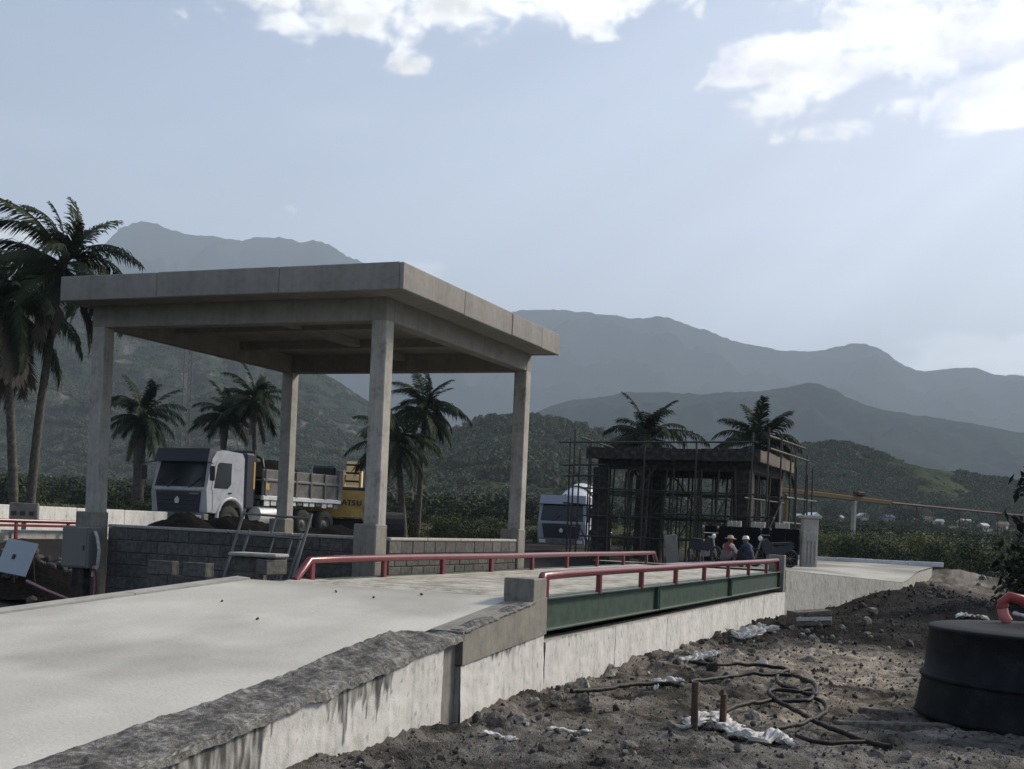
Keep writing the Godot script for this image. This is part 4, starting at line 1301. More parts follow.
func make_excavator() -> void:
	var o := thing("excavator", "yellow tracked excavator showing its counterweight behind the dump truck", "excavator", Vector3(-27.95, 1.0, -48.7), 0.5)
	for s in [-1.0, 1.0]:
		var tr := mi("track", across([Vector2(-1.9, 0.35), Vector2(-1.7, 0.05), Vector2(-1.4, 0.0), Vector2(1.4, 0.0), Vector2(1.7, 0.05), Vector2(1.9, 0.35), Vector2(1.75, 0.72), Vector2(1.4, 0.85), Vector2(-1.4, 0.85), Vector2(-1.75, 0.72)], s * 0.95, s * 1.5), M.rubber, o)
		for k in 12: mi("track_shoe", bmesh(Vector3(0.58, 0.05, 0.2), 0.01), M.black, tr, Vector3(s * 1.22, 0.87, -1.4 + k * 0.255))
	mi("undercarriage", bmesh(Vector3(1.9, 0.5, 1.6), 0.05), M.black, o, Vector3(0, 0.7, 0))
	# rounded counterweight
	var st := mb()
	var ol := PackedVector2Array()
	for k in 13:
		var t := k / 12.0 * 2.0 - 1.0
		ol.append(Vector2(t * 1.42, 1.75 - 0.4 * pow(absf(t), 3.0)))
	ol.append(Vector2(1.42, 0.95))
	ol.append(Vector2(-1.42, 0.95))
	prism(st, ol, -2.2, -1.02, Transform3D(Basis(Vector3(1, 0, 0), Vector3(0, 0, 1), Vector3(0, -1, 0)), Vector3.ZERO))
	var cw := mi("counterweight", done(st), M.yellow, o)
	var f := SystemFont.new()
	f.font_names = PackedStringArray(["Droid Sans"])
	f.font_weight = 700
	var tm := TextMesh.new()
	tm.text = "KOMATSU"
	tm.font = f
	tm.font_size = 32
	tm.pixel_size = 0.0102
	tm.depth = 0.03
	mi("lettering", tm, M.navy_dark, cw, Vector3(0.05, 1.66, 1.75), Vector3.ZERO, Vector3(1.12, 1.0, 1))
	mi("latch_plate", bmesh(Vector3(0.24, 0.26, 0.03), 0.01), M.navy_dark, cw, Vector3(1.12, 1.4, 1.63), Vector3(0, 0.35, 0))
	mi("body", bmesh(Vector3(2.7, 0.85, 2.6), 0.06), M.yellow, o, Vector3(0, 1.5, -0.4))
	mi("engine_hood", bmesh(Vector3(2.3, 0.22, 1.5), 0.08), M.black, o, Vector3(0.1, 2.25, 0.5))
	var cab := mi("cab", bmesh(Vector3(1.0, 1.5, 1.6), 0.08), M.black, o, Vector3(-0.85, 2.55, -0.9))
	mi("window", bmesh(Vector3(0.8, 0.8, 0.03), 0.01), M.glass, cab, Vector3(0, 0.25, 0.8))
	mi("window", bmesh(Vector3(0.03, 0.8, 1.2), 0.01), M.glass, cab, Vector3(0.5, 0.25, 0))
	mi("cab_post", bmesh(Vector3(0.16, 0.95, 0.16), 0.02), M.yellow_pale, o, Vector3(-0.22, 2.45, -0.1))
	# boom, arm and rams
	var boom := mi("boom", across([Vector2(-0.9, 1.6), Vector2(-1.4, 1.6), Vector2(-3.2, 3.7), Vector2(-5.6, 3.3), Vector2(-5.7, 3.0), Vector2(-3.0, 3.1)], 0.1, 0.7), M.yellow_pale, o)
	for k in 4:
		mi("hose_clamp", bmesh(Vector3(0.66, 0.09, 0.1), 0.01), M.rust, boom, Vector3(0.4, 2.3 + k * 0.4, -1.35 - k * 0.42))
	for s in [0.0, 0.8]: pole("ram", Vector3(s, 1.5, -1.5), Vector3(s, 3.2, -3.4), 0.09, M.yellow_pale, o)
	mi("arm", across([Vector2(-5.2, 3.6), Vector2(-5.6, 3.6), Vector2(-6.0, 1.2), Vector2(-5.7, 1.1)], 0.2, 0.6), M.yellow, o)
	# a loose bucket
	var b := thing("excavator_bucket", "dark digger bucket standing on the ground beside the front canopy column", "bucket", Vector3(-20.9, 0.95, -40.0), 0.6)
	var bo := []
	for k in 9:
		var a := lerpf(-0.4, 2.4, k / 8.0)
		bo.append(Vector2(-0.1 + 0.55 * cos(a), 0.7 + 0.62 * sin(a)))
	bo.append(Vector2(-0.55, 0.35))
	bo.append(Vector2(-0.3, 0.0))
	bo.append(Vector2(0.35, 0.05))
	mi("shell", across(bo, -0.45, 0.45), M.rubber, b)
	for k in 4: mi("tooth", across([Vector2(-0.62, 0.3), Vector2(-0.5, 0.42), Vector2(-0.78, 0.5)], -0.42 + k * 0.25, -0.32 + k * 0.25), M.black, b)

# ---------------------------------------------------------------- second roof, scaffolding
func make_scaffold() -> void:
	var o := thing("formwork_canopy", "unfinished dark canopy still in formwork and propped with scaffold poles", "canopy")
	var x0 := -14.6
	var x1 := -8.15
	var z0 := -43.3
	var z1 := -50.6
	bpart("roof", Vector3(x0 + 0.1, 4.62, z1), Vector3(x1 - 0.1, 4.96, z0 - 0.06), M.form, o)
	for k in 6:
		var a := lerpf(x0, x1, k / 6.0)
		var b := lerpf(x0, x1, (k + 1) / 6.0) - 0.012
		bpart("form_board", Vector3(a, 4.58 + 0.01 * (k % 2), z0 - 0.055), Vector3(b, 5.0 + 0.015 * ((k * 7) % 3), z0), M.form, o, 0.006)
	for k in 7:
		var a := lerpf(z0, z1, k / 7.0) - 0.06
		var b := lerpf(z0, z1, (k + 1) / 7.0) - 0.05
		bpart("form_board", Vector3(x1 - 0.05, 4.58 + 0.01 * (k % 2), b), Vector3(x1, 5.0 + 0.02 * ((k * 5) % 3), a), M.timber, o, 0.006)
	for zz in [z0 - 0.7, z1 + 0.5]: bpart("beam", Vector3(x0 + 0.25, 4.25, zz - 0.3), Vector3(x1 - 0.35, 4.62, zz), M.form, o)
	bpart("beam", Vector3(x1 - 0.75, 4.26, z1 + 0.5), Vector3(x1 - 0.4, 4.618, z0 - 1.05), M.form, o)
	for c in [[-14.2, -44.1], [-12.75, -46.6], [-8.8, -44.1], [-8.75, -49.8], [-14.2, -49.8], [-9.6, -47.0]]:
		bpart("column", Vector3(c[0] - 0.27, -0.1, c[1] - 0.27), Vector3(c[0] + 0.27, 4.3, c[1] + 0.27), M.form, o, 0.02)
	var s := thing("scaffolding", "thicket of steel scaffold poles and props around the unfinished canopy", "scaffolding")
	var r := RandomNumberGenerator.new()
	r.seed = 21
	for zz in [-43.8, -45.4, -47.3, -49.4]:
		for k in 12:
			var x := -14.4 + k * 0.53 + r.randf_range(-0.2, 0.2)
			var z: float = zz + r.randf_range(-0.3, 0.3)
			pole("prop", Vector3(x + r.randf_range(-0.25, 0.25), -0.05, z), Vector3(x, 4.3, z), 0.036, M.tube, s, 6)
		for y in [1.7, 2.5, 3.45]:
			pole("ledger", Vector3(-14.9, y + r.randf_range(-0.05, 0.05), zz + 0.1), Vector3(-7.9, y + r.randf_range(-0.05, 0.05), zz + 0.1), 0.032, M.tube, s, 6)
	for x in [-14.3, -12.4, -10.5, -8.6]:
		pole("transom", Vector3(x, 3.3, -43.0), Vector3(x + 0.1, 3.35, -50.6), 0.03, M.tube, s, 6)
	bpart("walk_board", Vector3(-12.0, 2.6, -43.6), Vector3(-7.6, 2.66, -43.2), M.form, s)
	# tall outer standards with guard rails
	for q in [[-14.95, -43.0, 5.6], [-15.2, -43.2, 5.3], [-14.85, -44.6, 5.4], [-15.1, -45.2, 5.2], [-14.7, -42.9, 4.9], [-7.9, -43.4, 5.8], [-7.75, -45.2, 5.7], [-7.7, -47.0, 5.5], [-7.8, -48.8, 5.6], [-7.6, -50.4, 5.3], [-8.4, -43.1, 5.6], [-10.4, -43.1, 5.2], [-12.3, -43.1, 5.1], [-7.3, -46.0, 4.6], [-7.2, -48.0, 4.4], [-7.3, -50.0, 4.8]]:
		pole("standard", Vector3(q[0] + r.randf_range(-0.1, 0.1), -0.05, q[1]), Vector3(q[0], q[2], q[1]), 0.036, M.tube, s, 6)
	for q in [[-15.6, 5.15, -43.05, -8.2, 5.25, -43.05], [-15.5, 4.3, -43.1, -13.8, 4.35, -43.1], [-15.4, 3.9, -43.15, -14.0, 3.95, -43.15], [-7.85, 5.5, -43.2, -7.75, 5.6, -50.8], [-7.8, 5.05, -43.2, -7.6, 5.1, -50.8], [-7.4, 3.4, -44.5, -7.2, 3.45, -50.6], [-7.5, 2.5, -44.5, -7.2, 2.5, -50.6], [-15.3, 2.9, -43.0, -15.4, 2.9, -47.5]]:
		pole("guard_rail", Vector3(q[0], q[1], q[2]), Vector3(q[3], q[4], q[5]), 0.034, M.tube, s, 6)
	for q in [[-13.1, 2.6, -43.4, -11.9, 4.4, -43.4], [-12.8, 5.0, -44.0, -11.9, 5.7, -44.0], [-14.8, 5.35, -43.2, -13.9, 5.05, -44.4], [-8.2, 1.0, -43.2, -7.6, 3.4, -45.0], [-14.9, 2.4, -43.0, -14.0, 0.9, -43.3], [-11.6, 0.6, -43.5, -10.2, 3.4, -43.5], [-9.2, 3.6, -43.6, -10.4, 1.2, -43.6], [-13.6, 1.0, -45.3, -11.8, 4.0, -45.3], [-12.2, 4.1, -47.2, -10.0, 1.4, -47.2]]:
		pole("brace", Vector3(q[0], q[1], q[2]), Vector3(q[3], q[4], q[5]), 0.032, M.tube, s, 6)
	# black hoarding on the exit slab
	for k in 7:
		var t := thing("hoarding_panel", "black hoarding panel in the row behind the crouching workers", "panel", Vector3(-9.3 + k * 0.45, 1.03, -41.2), 0.04 * (k % 3), "black hoarding panels")
		mi("sheet", bmesh(Vector3(0.44, 1.2 + 0.02 * (k % 2), 0.04), 0.005), M.tarp, t, Vector3(0, 0.62, 0))
		mi("batten", bmesh(Vector3(0.44, 0.07, 0.05), 0.005), M.form, t, Vector3(0, 0.9, -0.04))
	for k in 3:
		var t := thing("pale_block", ["pale block set on the hoarding nearest the gate pier", "pale block set on the hoarding behind the blue worker", "pale block set on the hoarding behind the hatted worker"][k], "block", Vector3([-6.95, -7.75, -8.55][k], 2.25, -41.3))
		for i in 3: mi("block_cell", bmesh(Vector3(0.13, 0.2, 0.16), 0.01), M.pale, t, Vector3(-0.16 + i * 0.16, 0.1, 0))
	# gate pier
	var g := thing("gate_pier", "pale grey gate pier with a slatted panel at the end of the black hoarding", "gate pier", Vector3(-6.05, 1.02, -41.4), 0.38)
	mi("shaft", bmesh(Vector3(0.5, 1.62, 0.4), 0.02), M.pale, g, Vector3(0, 0.8, -0.1))
	mi("cap", bmesh(Vector3(0.66, 0.1, 0.56), 0.02), M.pale, g, Vector3(0, 1.66, -0.1))
	for k in 4: mi("slat", bmesh(Vector3(0.05, 0.75, 0.05), 0.008), M.pale, g, Vector3(-0.18 + k * 0.12, 0.5, 0.13))
	# leaning slab and motorbikes by the workers
	var ls := thing("grey_slab", "grey slab leaning upright past the far rail end", "slab", Vector3(-10.3, 0.1, -40.0), 0.3)
	mi("sheet", bmesh(Vector3(0.42, 1.8, 0.1), 0.02), M.pale_grey, ls, Vector3(0, 0.9, 0), Vector3(-0.08, 0, 0.12))
	motorbike("motorbike with a pale headlamp parked near the grey slab", Vector3(-9.15, 1.03, -39.6), 0.9)
	motorbike("dark motorbike parked beside the blue worker", Vector3(-6.75, 1.03, -38.6), -0.9)

func motorbike(label: String, at: Vector3, turn: float) -> void:
	var o := thing("motorbike", label, "motorbike", at, turn, "motorbikes on the exit slab")
	for z in [-0.6, 0.6]:
		var t := Node3D.new()
		t.name = "wheel"
		t.position = Vector3(0, 0.28, z)
		o.add_child(t, true)
		var ring := []
		for k in 19: ring.append(Vector3(0, sin(TAU * k / 18.0) * 0.25, cos(TAU * k / 18.0) * 0.25))
		pipe("tyre", ring, 0.04, M.rubber, t, 6)
		for k in 5: pole("spoke", Vector3(0, sin(k * 0.63) * 0.23, cos(k * 0.63) * 0.23), Vector3(0, -sin(k * 0.63) * 0.23, -cos(k * 0.63) * 0.23), 0.006, M.steel, t, 4)
	pole("fork", Vector3(0, 0.28, 0.6), Vector3(0, 0.92, 0.38), 0.03, M.steel, o)
	mi("body", across([Vector2(0.42, 0.8), Vector2(0.3, 0.45), Vector2(-0.1, 0.34), Vector2(-0.5, 0.5), Vector2(-0.72, 0.66), Vector2(-0.6, 0.72), Vector2(0.0, 0.62), Vector2(0.25, 0.88)], -0.09, 0.09), M.navy, o)
	mi("seat", across([Vector2(0.1, 0.68), Vector2(0.05, 0.76), Vector2(-0.6, 0.8), Vector2(-0.68, 0.72)], -0.11, 0.11), M.black, o)
	mi("engine", bmesh(Vector3(0.2, 0.22, 0.3), 0.04), M.steel, o, Vector3(0, 0.32, 0.05))
	pole("handlebar", Vector3(-0.3, 0.98, 0.3), Vector3(0.3, 0.98, 0.3), 0.015, M.steel, o)
	mi("headlamp", bmesh(Vector3(0.16, 0.16, 0.1), 0.05), M.white, o, Vector3(0, 0.88, 0.46))
	for s in [-1.0, 1.0]:
		pole("mirror_stem", Vector3(s * 0.24, 0.98, 0.3), Vector3(s * 0.3, 1.15, 0.28), 0.008, M.black, o, 5)
		mi("mirror", bmesh(Vector3(0.1, 0.07, 0.02), 0.02), M.steel, o, Vector3(s * 0.3, 1.17, 0.28))

func make_background() -> void:
	# gantry with a yellow girder
	var o := thing("gantry_crane", "long gantry with a yellow girder and legs in front of the green hill", "gantry crane")
	var a := Vector3(-15.0, 5.2, -84.0)
	var b := Vector3(-8.24, 4.85, -95.9)
	var d := b - a
	var rot := Vector3(0, atan2(-d.z, d.x), atan2(d.y, Vector2(d.x, d.z).length()))
	var gd := mi("girder", bmesh(Vector3(d.length(), 0.32, 0.3), 0.03), M.yellow_dull, o, (a + b) / 2.0, rot)
	mi("rail", bmesh(Vector3(d.length(), 0.12, 0.16), 0.01), M.rust, gd, Vector3(0, 0.22, 0))
	for q in [[0.12, 0.4], [0.68, 0.8]]:
		var p: Vector3 = a + d * q[0]
		mi("leg", bmesh(Vector3(0.28, 5.0, 0.28), 0.03), M.yellow_dull if q[0] < 0.5 else M.pale, o, Vector3(p.x, 2.4, p.z), Vector3(0, rot.y, 0))
	mi("trolley", bmesh(Vector3(0.9, 0.26, 0.5), 0.05), M.rust, o, a + d * 0.72 + Vector3(0, 0.4, 0), rot)
	var c := thing("pipe_bridge", "thin dark pipe bridge running on from the yellow girder", "pipe bridge")
	var e := Vector3(2.5, 4.85, -126.0)
	var st := mb()
	tube(st, [b + Vector3(0.1, 0, -0.1), (b + e) / 2.0, e], 0.085, 8)
	mi("pipe", done(st), M.rust, c)
	for k in 4:
		var p := b.lerp(e, 0.15 + k * 0.27)
		pole("support", Vector3(p.x, base_y(p.x, p.z) - 0.2, p.z), p, 0.045, M.rust, c, 6)
	# lattice mast
	var m := thing("lattice_mast", "slim grey lattice mast rising behind the dump truck and palms", "mast", Vector3(-52.9, 0.8, -70.3))
	for k in 3:
		var an := k * TAU / 3.0
		pole("mast_leg", Vector3(cos(an), 0, sin(an)) * 0.32, Vector3(cos(an) * 0.3, 13.2, sin(an) * 0.3), 0.035, M.steel_pale, m, 6)
	for i in 22:
		for k in 3:
			var an := (k + i % 2) * TAU / 3.0
			var bn := (k + 1 + i % 2) * TAU / 3.0
			pole("lacing", Vector3(cos(an) * 0.31, i * 0.6, sin(an) * 0.31), Vector3(cos(bn) * 0.31, i * 0.6 + 0.6, sin(bn) * 0.31), 0.016, M.steel_pale, m, 4)
	# village
	var r := RandomNumberGenerator.new()
	r.seed = 31
	var roofs := ["white metal", "rusty brown", "pale grey", "blue"]
	var spots := [[-54.0, -372.0, 0, 9.0], [-49.0, -395.0, 2, 6.0], [-44.0, -414.0, 2, 8.0], [-35.0, -404.0, 1, 10.0], [-32.5, -376.0, 3, 6.0], [-26.5, -385.0, 0, 7.0], [-23.0, -410.0, 1, 8.0], [-18.5, -380.0, 2, 5.5], [-12.0, -398.0, 0, 9.0], [-6.5, -378.0, 2, 6.0], [-1.5, -405.0, 1, 7.0], [-62.0, -396.0, 2, 7.0]]
	var places := ["first house of the village, nearest the gantry leg", "small house beside the one nearest the gantry leg", "house set back in the first gap of the village", "broad house in the middle of the village row", "small house standing in front of the broad one", "tall-gabled house just past the broad one", "house set back past the village middle", "small house near the open end of the village", "broad house near the open end of the village", "small house next to the last in the village", "last house of the village, by the dark tree", "house half hidden behind the gantry"]
	for k in spots.size():
		var q: Array = spots[k]
		var by := base_y(q[0], q[1])
		var h := thing("village_house", "%s-roofed %s" % [roofs[q[2]], places[k]], "house", Vector3(q[0], by - 0.2, q[1]), r.randf_range(-1.2, 1.2), "houses of the distant village")
		h.scale = Vector3.ONE * [0.62, 0.5, 0.7, 0.55, 0.66, 0.48][k % 6]
		var w: float = q[3] * 0.6
		var wall := mi("wall", bmesh(Vector3(w, 3.2, 4.4), 0.05), M.house[k % 3], h, Vector3(0, 1.6, 0))
		st = mb()
		prism(st, PackedVector2Array([Vector2(-2.6, 3.05), Vector2(2.6, 3.05), Vector2(2.6, 3.2), Vector2(0, 4.6), Vector2(-2.6, 3.2)]), -w / 2 - 0.4, w / 2 + 0.4, Transform3D(Basis(Vector3(0, 0, 1), Vector3(0, 1, 0), Vector3(1, 0, 0)), Vector3.ZERO))
		mi("roof", done(st), M.roof[q[2]], h)
		for i in 2: mi("window", bmesh(Vector3(0.8, 1.0, 0.1), 0.02), M.glass, wall, Vector3(-w * 0.25 + i * w * 0.5, 0.2, 2.21))
		mi("door", bmesh(Vector3(0.8, 1.9, 0.1), 0.02), M.rust, wall, Vector3(0, -0.65, 2.22))

# ---------------------------------------------------------------- people
# body from bones, smooth-joined, meshed as surface nets
func body_mesh(bones: Array, cell: float, ball: float) -> ArrayMesh:
	var lo := Vector3(1e9, 1e9, 1e9)
	var hi := -lo
	for b in bones:
		for e in [0, 1]:
			lo = lo.min(b[e] - Vector3.ONE * (b[2] + b[3] + 0.03))
			hi = hi.max(b[e] + Vector3.ONE * (b[2] + b[3] + 0.03))
	var nx := int((hi.x - lo.x) / cell) + 2
	var ny := int((hi.y - lo.y) / cell) + 2
	var nz := int((hi.z - lo.z) / cell) + 2
	var f := PackedFloat32Array()
	f.resize(nx * ny * nz)
	var who := PackedByteArray()
	who.resize(nx * ny * nz)
	for k in nz:
		for j in ny:
			for i in nx:
				var p := lo + Vector3(i, j, k) * cell
				var d := 1e9
				var best := 1e9
				var w := 0
				for q in bones.size():
					var b: Array = bones[q]
					var a: Vector3 = b[0]
					var ab: Vector3 = b[1] - a
					var t := clampf((p - a).dot(ab) / maxf(ab.length_squared(), 1e-6), 0, 1)
					var dd: float = p.distance_to(a + ab * t) - lerpf(b[2], b[3], t)
					if dd < best:
						best = dd
						w = q
					var h := clampf(0.5 + 0.5 * (d - dd) / ball, 0, 1)
					d = lerpf(d, dd, h) - ball * h * (1.0 - h) if d < 1e8 else dd
				f[(k * ny + j) * nx + i] = d
				who[(k * ny + j) * nx + i] = w
	var idx := PackedInt32Array()
	idx.resize(nx * ny * nz)
	idx.fill(-1)
	var V := PackedVector3Array()
	var C := PackedColorArray()
	for k in nz - 1:
		for j in ny - 1:
			for i in nx - 1:
				var sum := Vector3.ZERO
				var n := 0
				var base := (k * ny + j) * nx + i
				for e in [[0, 1], [0, 2], [0, 4], [1, 3], [1, 5], [2, 3], [2, 6], [3, 7], [4, 5], [4, 6], [5, 7], [6, 7]]:
					var A: int = e[0]
					var B: int = e[1]
					var fa := f[base + (A & 1) + ((A >> 1) & 1) * nx + (A >> 2) * nx * ny]
					var fb := f[base + (B & 1) + ((B >> 1) & 1) * nx + (B >> 2) * nx * ny]
					if (fa < 0.0) != (fb < 0.0):
						var t := fa / (fa - fb)
						var pa := Vector3(A & 1, (A >> 1) & 1, A >> 2)
						var pb := Vector3(B & 1, (B >> 1) & 1, B >> 2)
						sum += pa.lerp(pb, t)
						n += 1
				if n:
					idx[base] = V.size()
					V.append(lo + (Vector3(i, j, k) + sum / n) * cell)
					C.append(bones[who[base]][4])
	var st := SurfaceTool.new()
	st.begin(Mesh.PRIMITIVE_TRIANGLES)
	st.set_smooth_group(0)
	for k in range(1, nz - 1):
		for j in range(1, ny - 1):
			for i in range(1, nx - 1):
				var at := (k * ny + j) * nx + i
				for ax in 3:
					var stp: int = [1, nx, nx * ny][ax]
					var u: int = [nx, nx * ny, 1][ax]
					var v: int = [nx * ny, 1, nx][ax]
					var fa := f[at]
					var fb := f[at + stp]
					if (fa < 0.0) == (fb < 0.0): continue
					var q := [idx[at], idx[at - u], idx[at - u - v], idx[at - v]]
					if q.has(-1): continue
					if fa < 0.0: q.reverse()
					for t in [0, 2, 1, 0, 3, 2]:
						st.set_color(C[q[t]])
						st.add_vertex(V[q[t]])
	st.generate_normals()
	return st.commit()

func squatter(label: String, at: Vector3, turn: float, top: Color, legs: Color, vest: Color, hat: Material, brim: float) -> void:
	var o := thing("person", label, "person", at, turn, "workers crouching on the exit ramp")
	o.scale = Vector3.ONE * 0.88
	var skin := Color(0.15, 0.085, 0.055)
	var bones := [
		[Vector3(0, 0.3, -0.12), Vector3(0, 0.46, -0.06), 0.15, 0.15, legs],
		[Vector3(0, 0.46, -0.06), Vector3(0, 0.68, 0.06), 0.15, 0.16, vest],
		[Vector3(-0.14, 0.7, 0.06), Vector3(0.14, 0.7, 0.06), 0.085, 0.085, top],
		[Vector3(0, 0.74, 0.08), Vector3(0, 0.82, 0.12), 0.055, 0.05, skin],
		[Vector3(0, 0.87, 0.14), Vector3(0, 0.94, 0.13), 0.085, 0.09, skin],
		[Vector3(0, 0.87, 0.225), Vector3(0, 0.9, 0.22), 0.018, 0.014, skin]]
	for s in [-1.0, 1.0]:
		bones.append([Vector3(s * 0.11, 0.3, -0.1), Vector3(s * 0.2, 0.5, 0.24), 0.1, 0.075, legs])
		bones.append([Vector3(s * 0.2, 0.5, 0.24), Vector3(s * 0.16, 0.1, 0.1), 0.072, 0.05, legs])
		bones.append([Vector3(s * 0.16, 0.045, 0.06), Vector3(s * 0.18, 0.04, 0.26), 0.045, 0.035, Color(0.03, 0.03, 0.03)])
		bones.append([Vector3(s * 0.2, 0.68, 0.06), Vector3(s * 0.27, 0.5, 0.16), 0.06, 0.05, top])
		bones.append([Vector3(s * 0.27, 0.5, 0.16), Vector3(s * 0.14, 0.44, 0.38), 0.046, 0.036, top])
		bones.append([Vector3(s * 0.14, 0.44, 0.38), Vector3(s * 0.1, 0.42, 0.45), 0.036, 0.028, skin])
		for k in 5:
			bones.append([Vector3(s * (0.1 - 0.016 * (k - 2)), 0.42, 0.45), Vector3(s * (0.09 - 0.018 * (k - 2)), 0.39 - 0.01 * (k % 2), 0.52 - 0.012 * absf(k - 1.5)), 0.011, 0.009, skin])
		bones.append([Vector3(s * 0.088, 0.9, 0.13), Vector3(s * 0.09, 0.92, 0.12), 0.018, 0.015, skin])
	mi("body", body_mesh(bones, 0.024, 0.03), M.person, o)
	var st := mb()
	lathe(st, [Vector2(brim, 0.0), Vector2(brim * 0.98, 0.012), Vector2(0.11, 0.035), Vector2(0.1, 0.09), Vector2(0.06, 0.12), Vector2(0.0, 0.125)], 16)
	mi("hat", done(st), hat, o, Vector3(0, 0.945, 0.13), Vector3(0.08, 0, 0))

func make_people() -> void:
	squatter("worker in pink and white clothing with a brimmed hat, crouching beyond the red rail", Vector3(-7.8, 1.03, -36.8), 2.6, Color(0.55, 0.47, 0.42), Color(0.12, 0.1, 0.1), Color(0.16, 0.04, 0.04), M.straw, 0.2)
	squatter("worker in dark blue with a pale cap, crouching beyond the red rail", Vector3(-7.2, 1.03, -36.9), -2.2, Color(0.018, 0.021, 0.05), Color(0.02, 0.022, 0.03), Color(0.02, 0.024, 0.062), M.white, 0.13)

# ---------------------------------------------------------------- site clutter
func lump_mesh(sd: int) -> ArrayMesh:
	var key := "lump%d" % sd
	if cache.has(key): return cache[key]
	var r := RandomNumberGenerator.new()
	r.seed = sd
	var planes := []
	for k in 15: planes.append([Vector3(r.randfn(), r.randfn() * 0.8, r.randfn()).normalized(), r.randf_range(0.22, 0.44)])
	var P := []
	var ns := 12
	var nr := 8
	for j in nr + 1:
		var row := []
		for i in ns:
			var a := TAU * i / ns
			var b := PI * j / nr - PI / 2
			var d := Vector3(cos(a) * cos(b), sin(b), sin(a) * cos(b))
			var l := 0.5
			for q in planes:
				var c: float = d.dot(q[0])
				if c > 0.05: l = minf(l, q[1] / c)
			row.append(d * l * Vector3(1, 0.75, 1))
		P.append(row)
	var st := mb()
	for j in nr:
		for i in ns:
			var i2 := (i + 1) % ns
			var c: Vector3 = (P[j][i] + P[j + 1][i2]) / 2.0
			if j > 0: face(st, [P[j][i], P[j][i2], P[j + 1][i2]], c)
			if j < nr - 1: face(st, [P[j][i], P[j + 1][i2], P[j + 1][i]], c)
	cache[key] = done(st)
	return cache[key]

func stone(called: String, label: String, at: Vector3, size: float, tone: int, sd: int, group: String, cat := "stone") -> void:
	var o := mi(called, lump_mesh(sd % 7), M.stone[tone], null, at, Vector3(sd * 0.7, sd * 1.9, sd * 0.4), Vector3(1.0, 0.75, 0.85) * size)
	tag(o, label, cat, group)

# crumpled film: a flattened, twisted roll along a path
func film(called: String, label: String, path: Array, width: float, sd: int, lift := 0.05) -> void:
	var P := PackedVector3Array()
	var n := 90
	var m := 29
	var cv := Curve3D.new()
	for i in path.size():
		var tg: Vector3 = (path[mini(i + 1, path.size() - 1)] - path[maxi(i - 1, 0)]) / 6.0
		cv.add_point(path[i], -tg, tg)
	var L := cv.get_baked_length()
	var nn := FastNoiseLite.new()
	nn.seed = sd
	nn.frequency = 1.0
	nn.fractal_octaves = 3
	for j in n:
		var t := float(j) / (n - 1)
		var p := cv.sample_baked(t * L, true)
		var q := cv.sample_baked(minf(t * L + 0.05, L)) - cv.sample_baked(maxf(t * L - 0.05, 0.0))
		var side := Vector3(-q.z, 0, q.x).normalized()
		var w := width * (0.3 + 0.75 * absf(nn.get_noise_1d(t * L * 2.2 + 3.0)) * 2.0) * pow(smoothstep(0.0, 0.12, t) * smoothstep(1.0, 0.88, t), 0.6) + 0.004
		p.y = ground_y(p.x, p.z) + 0.02
		for i in m:
			var a := TAU * i / (m - 1) + t * L * 3.0
			var e := Vector3(cos(TAU * i / (m - 1)), sin(TAU * i / (m - 1)), t * L * 2.0)
			var f := 1.0 + 0.75 * nn.get_noise_3d(e.x * 1.6, e.y * 1.6, e.z * 2.0) + 0.35 * nn.get_noise_3d(e.x * 4.0, e.y * 4.0, e.z * 3.0)
			P.append(p + side * cos(a) * w * f + Vector3(0, (sin(a) * 0.5 + 0.45) * (w * 0.45 + lift * 0.3) * f, 0))
	var o := mi(called, sheet(m, n, P), M.plastic)
	tag(o, label, "plastic sheet")

func hose(label: String, pts: Array, r: float, sd: int, m: Material) -> void:
	var cv := Curve3D.new()
	for i in pts.size():
		var a: Vector2 = pts[maxi(i - 1, 0)]
		var b: Vector2 = pts[mini(i + 1, pts.size() - 1)]
		var tg := Vector3(b.x - a.x, 0, b.y - a.y) / 6.0
		cv.add_point(Vector3(pts[i].x, 0, pts[i].y), -tg, tg)
	var L := cv.get_baked_length()
	var out := []
	var n := int(L / 0.07)
	for i in n + 1:
		var p := cv.sample_baked(L * i / n, true)
		p.y = r + 0.05 + 0.03 * absf(sin(i * 0.045 + sd))
		for q in 12: p.y += ground_y(p.x + cos(q * 2.4) * 0.25 * sqrt(q + 1.0), p.z + sin(q * 2.4) * 0.25 * sqrt(q + 1.0)) / 12.0
		out.append(p)
	var o := pipe("black_hose", out, r, m, null, 8)
	tag(o, label, "hose")

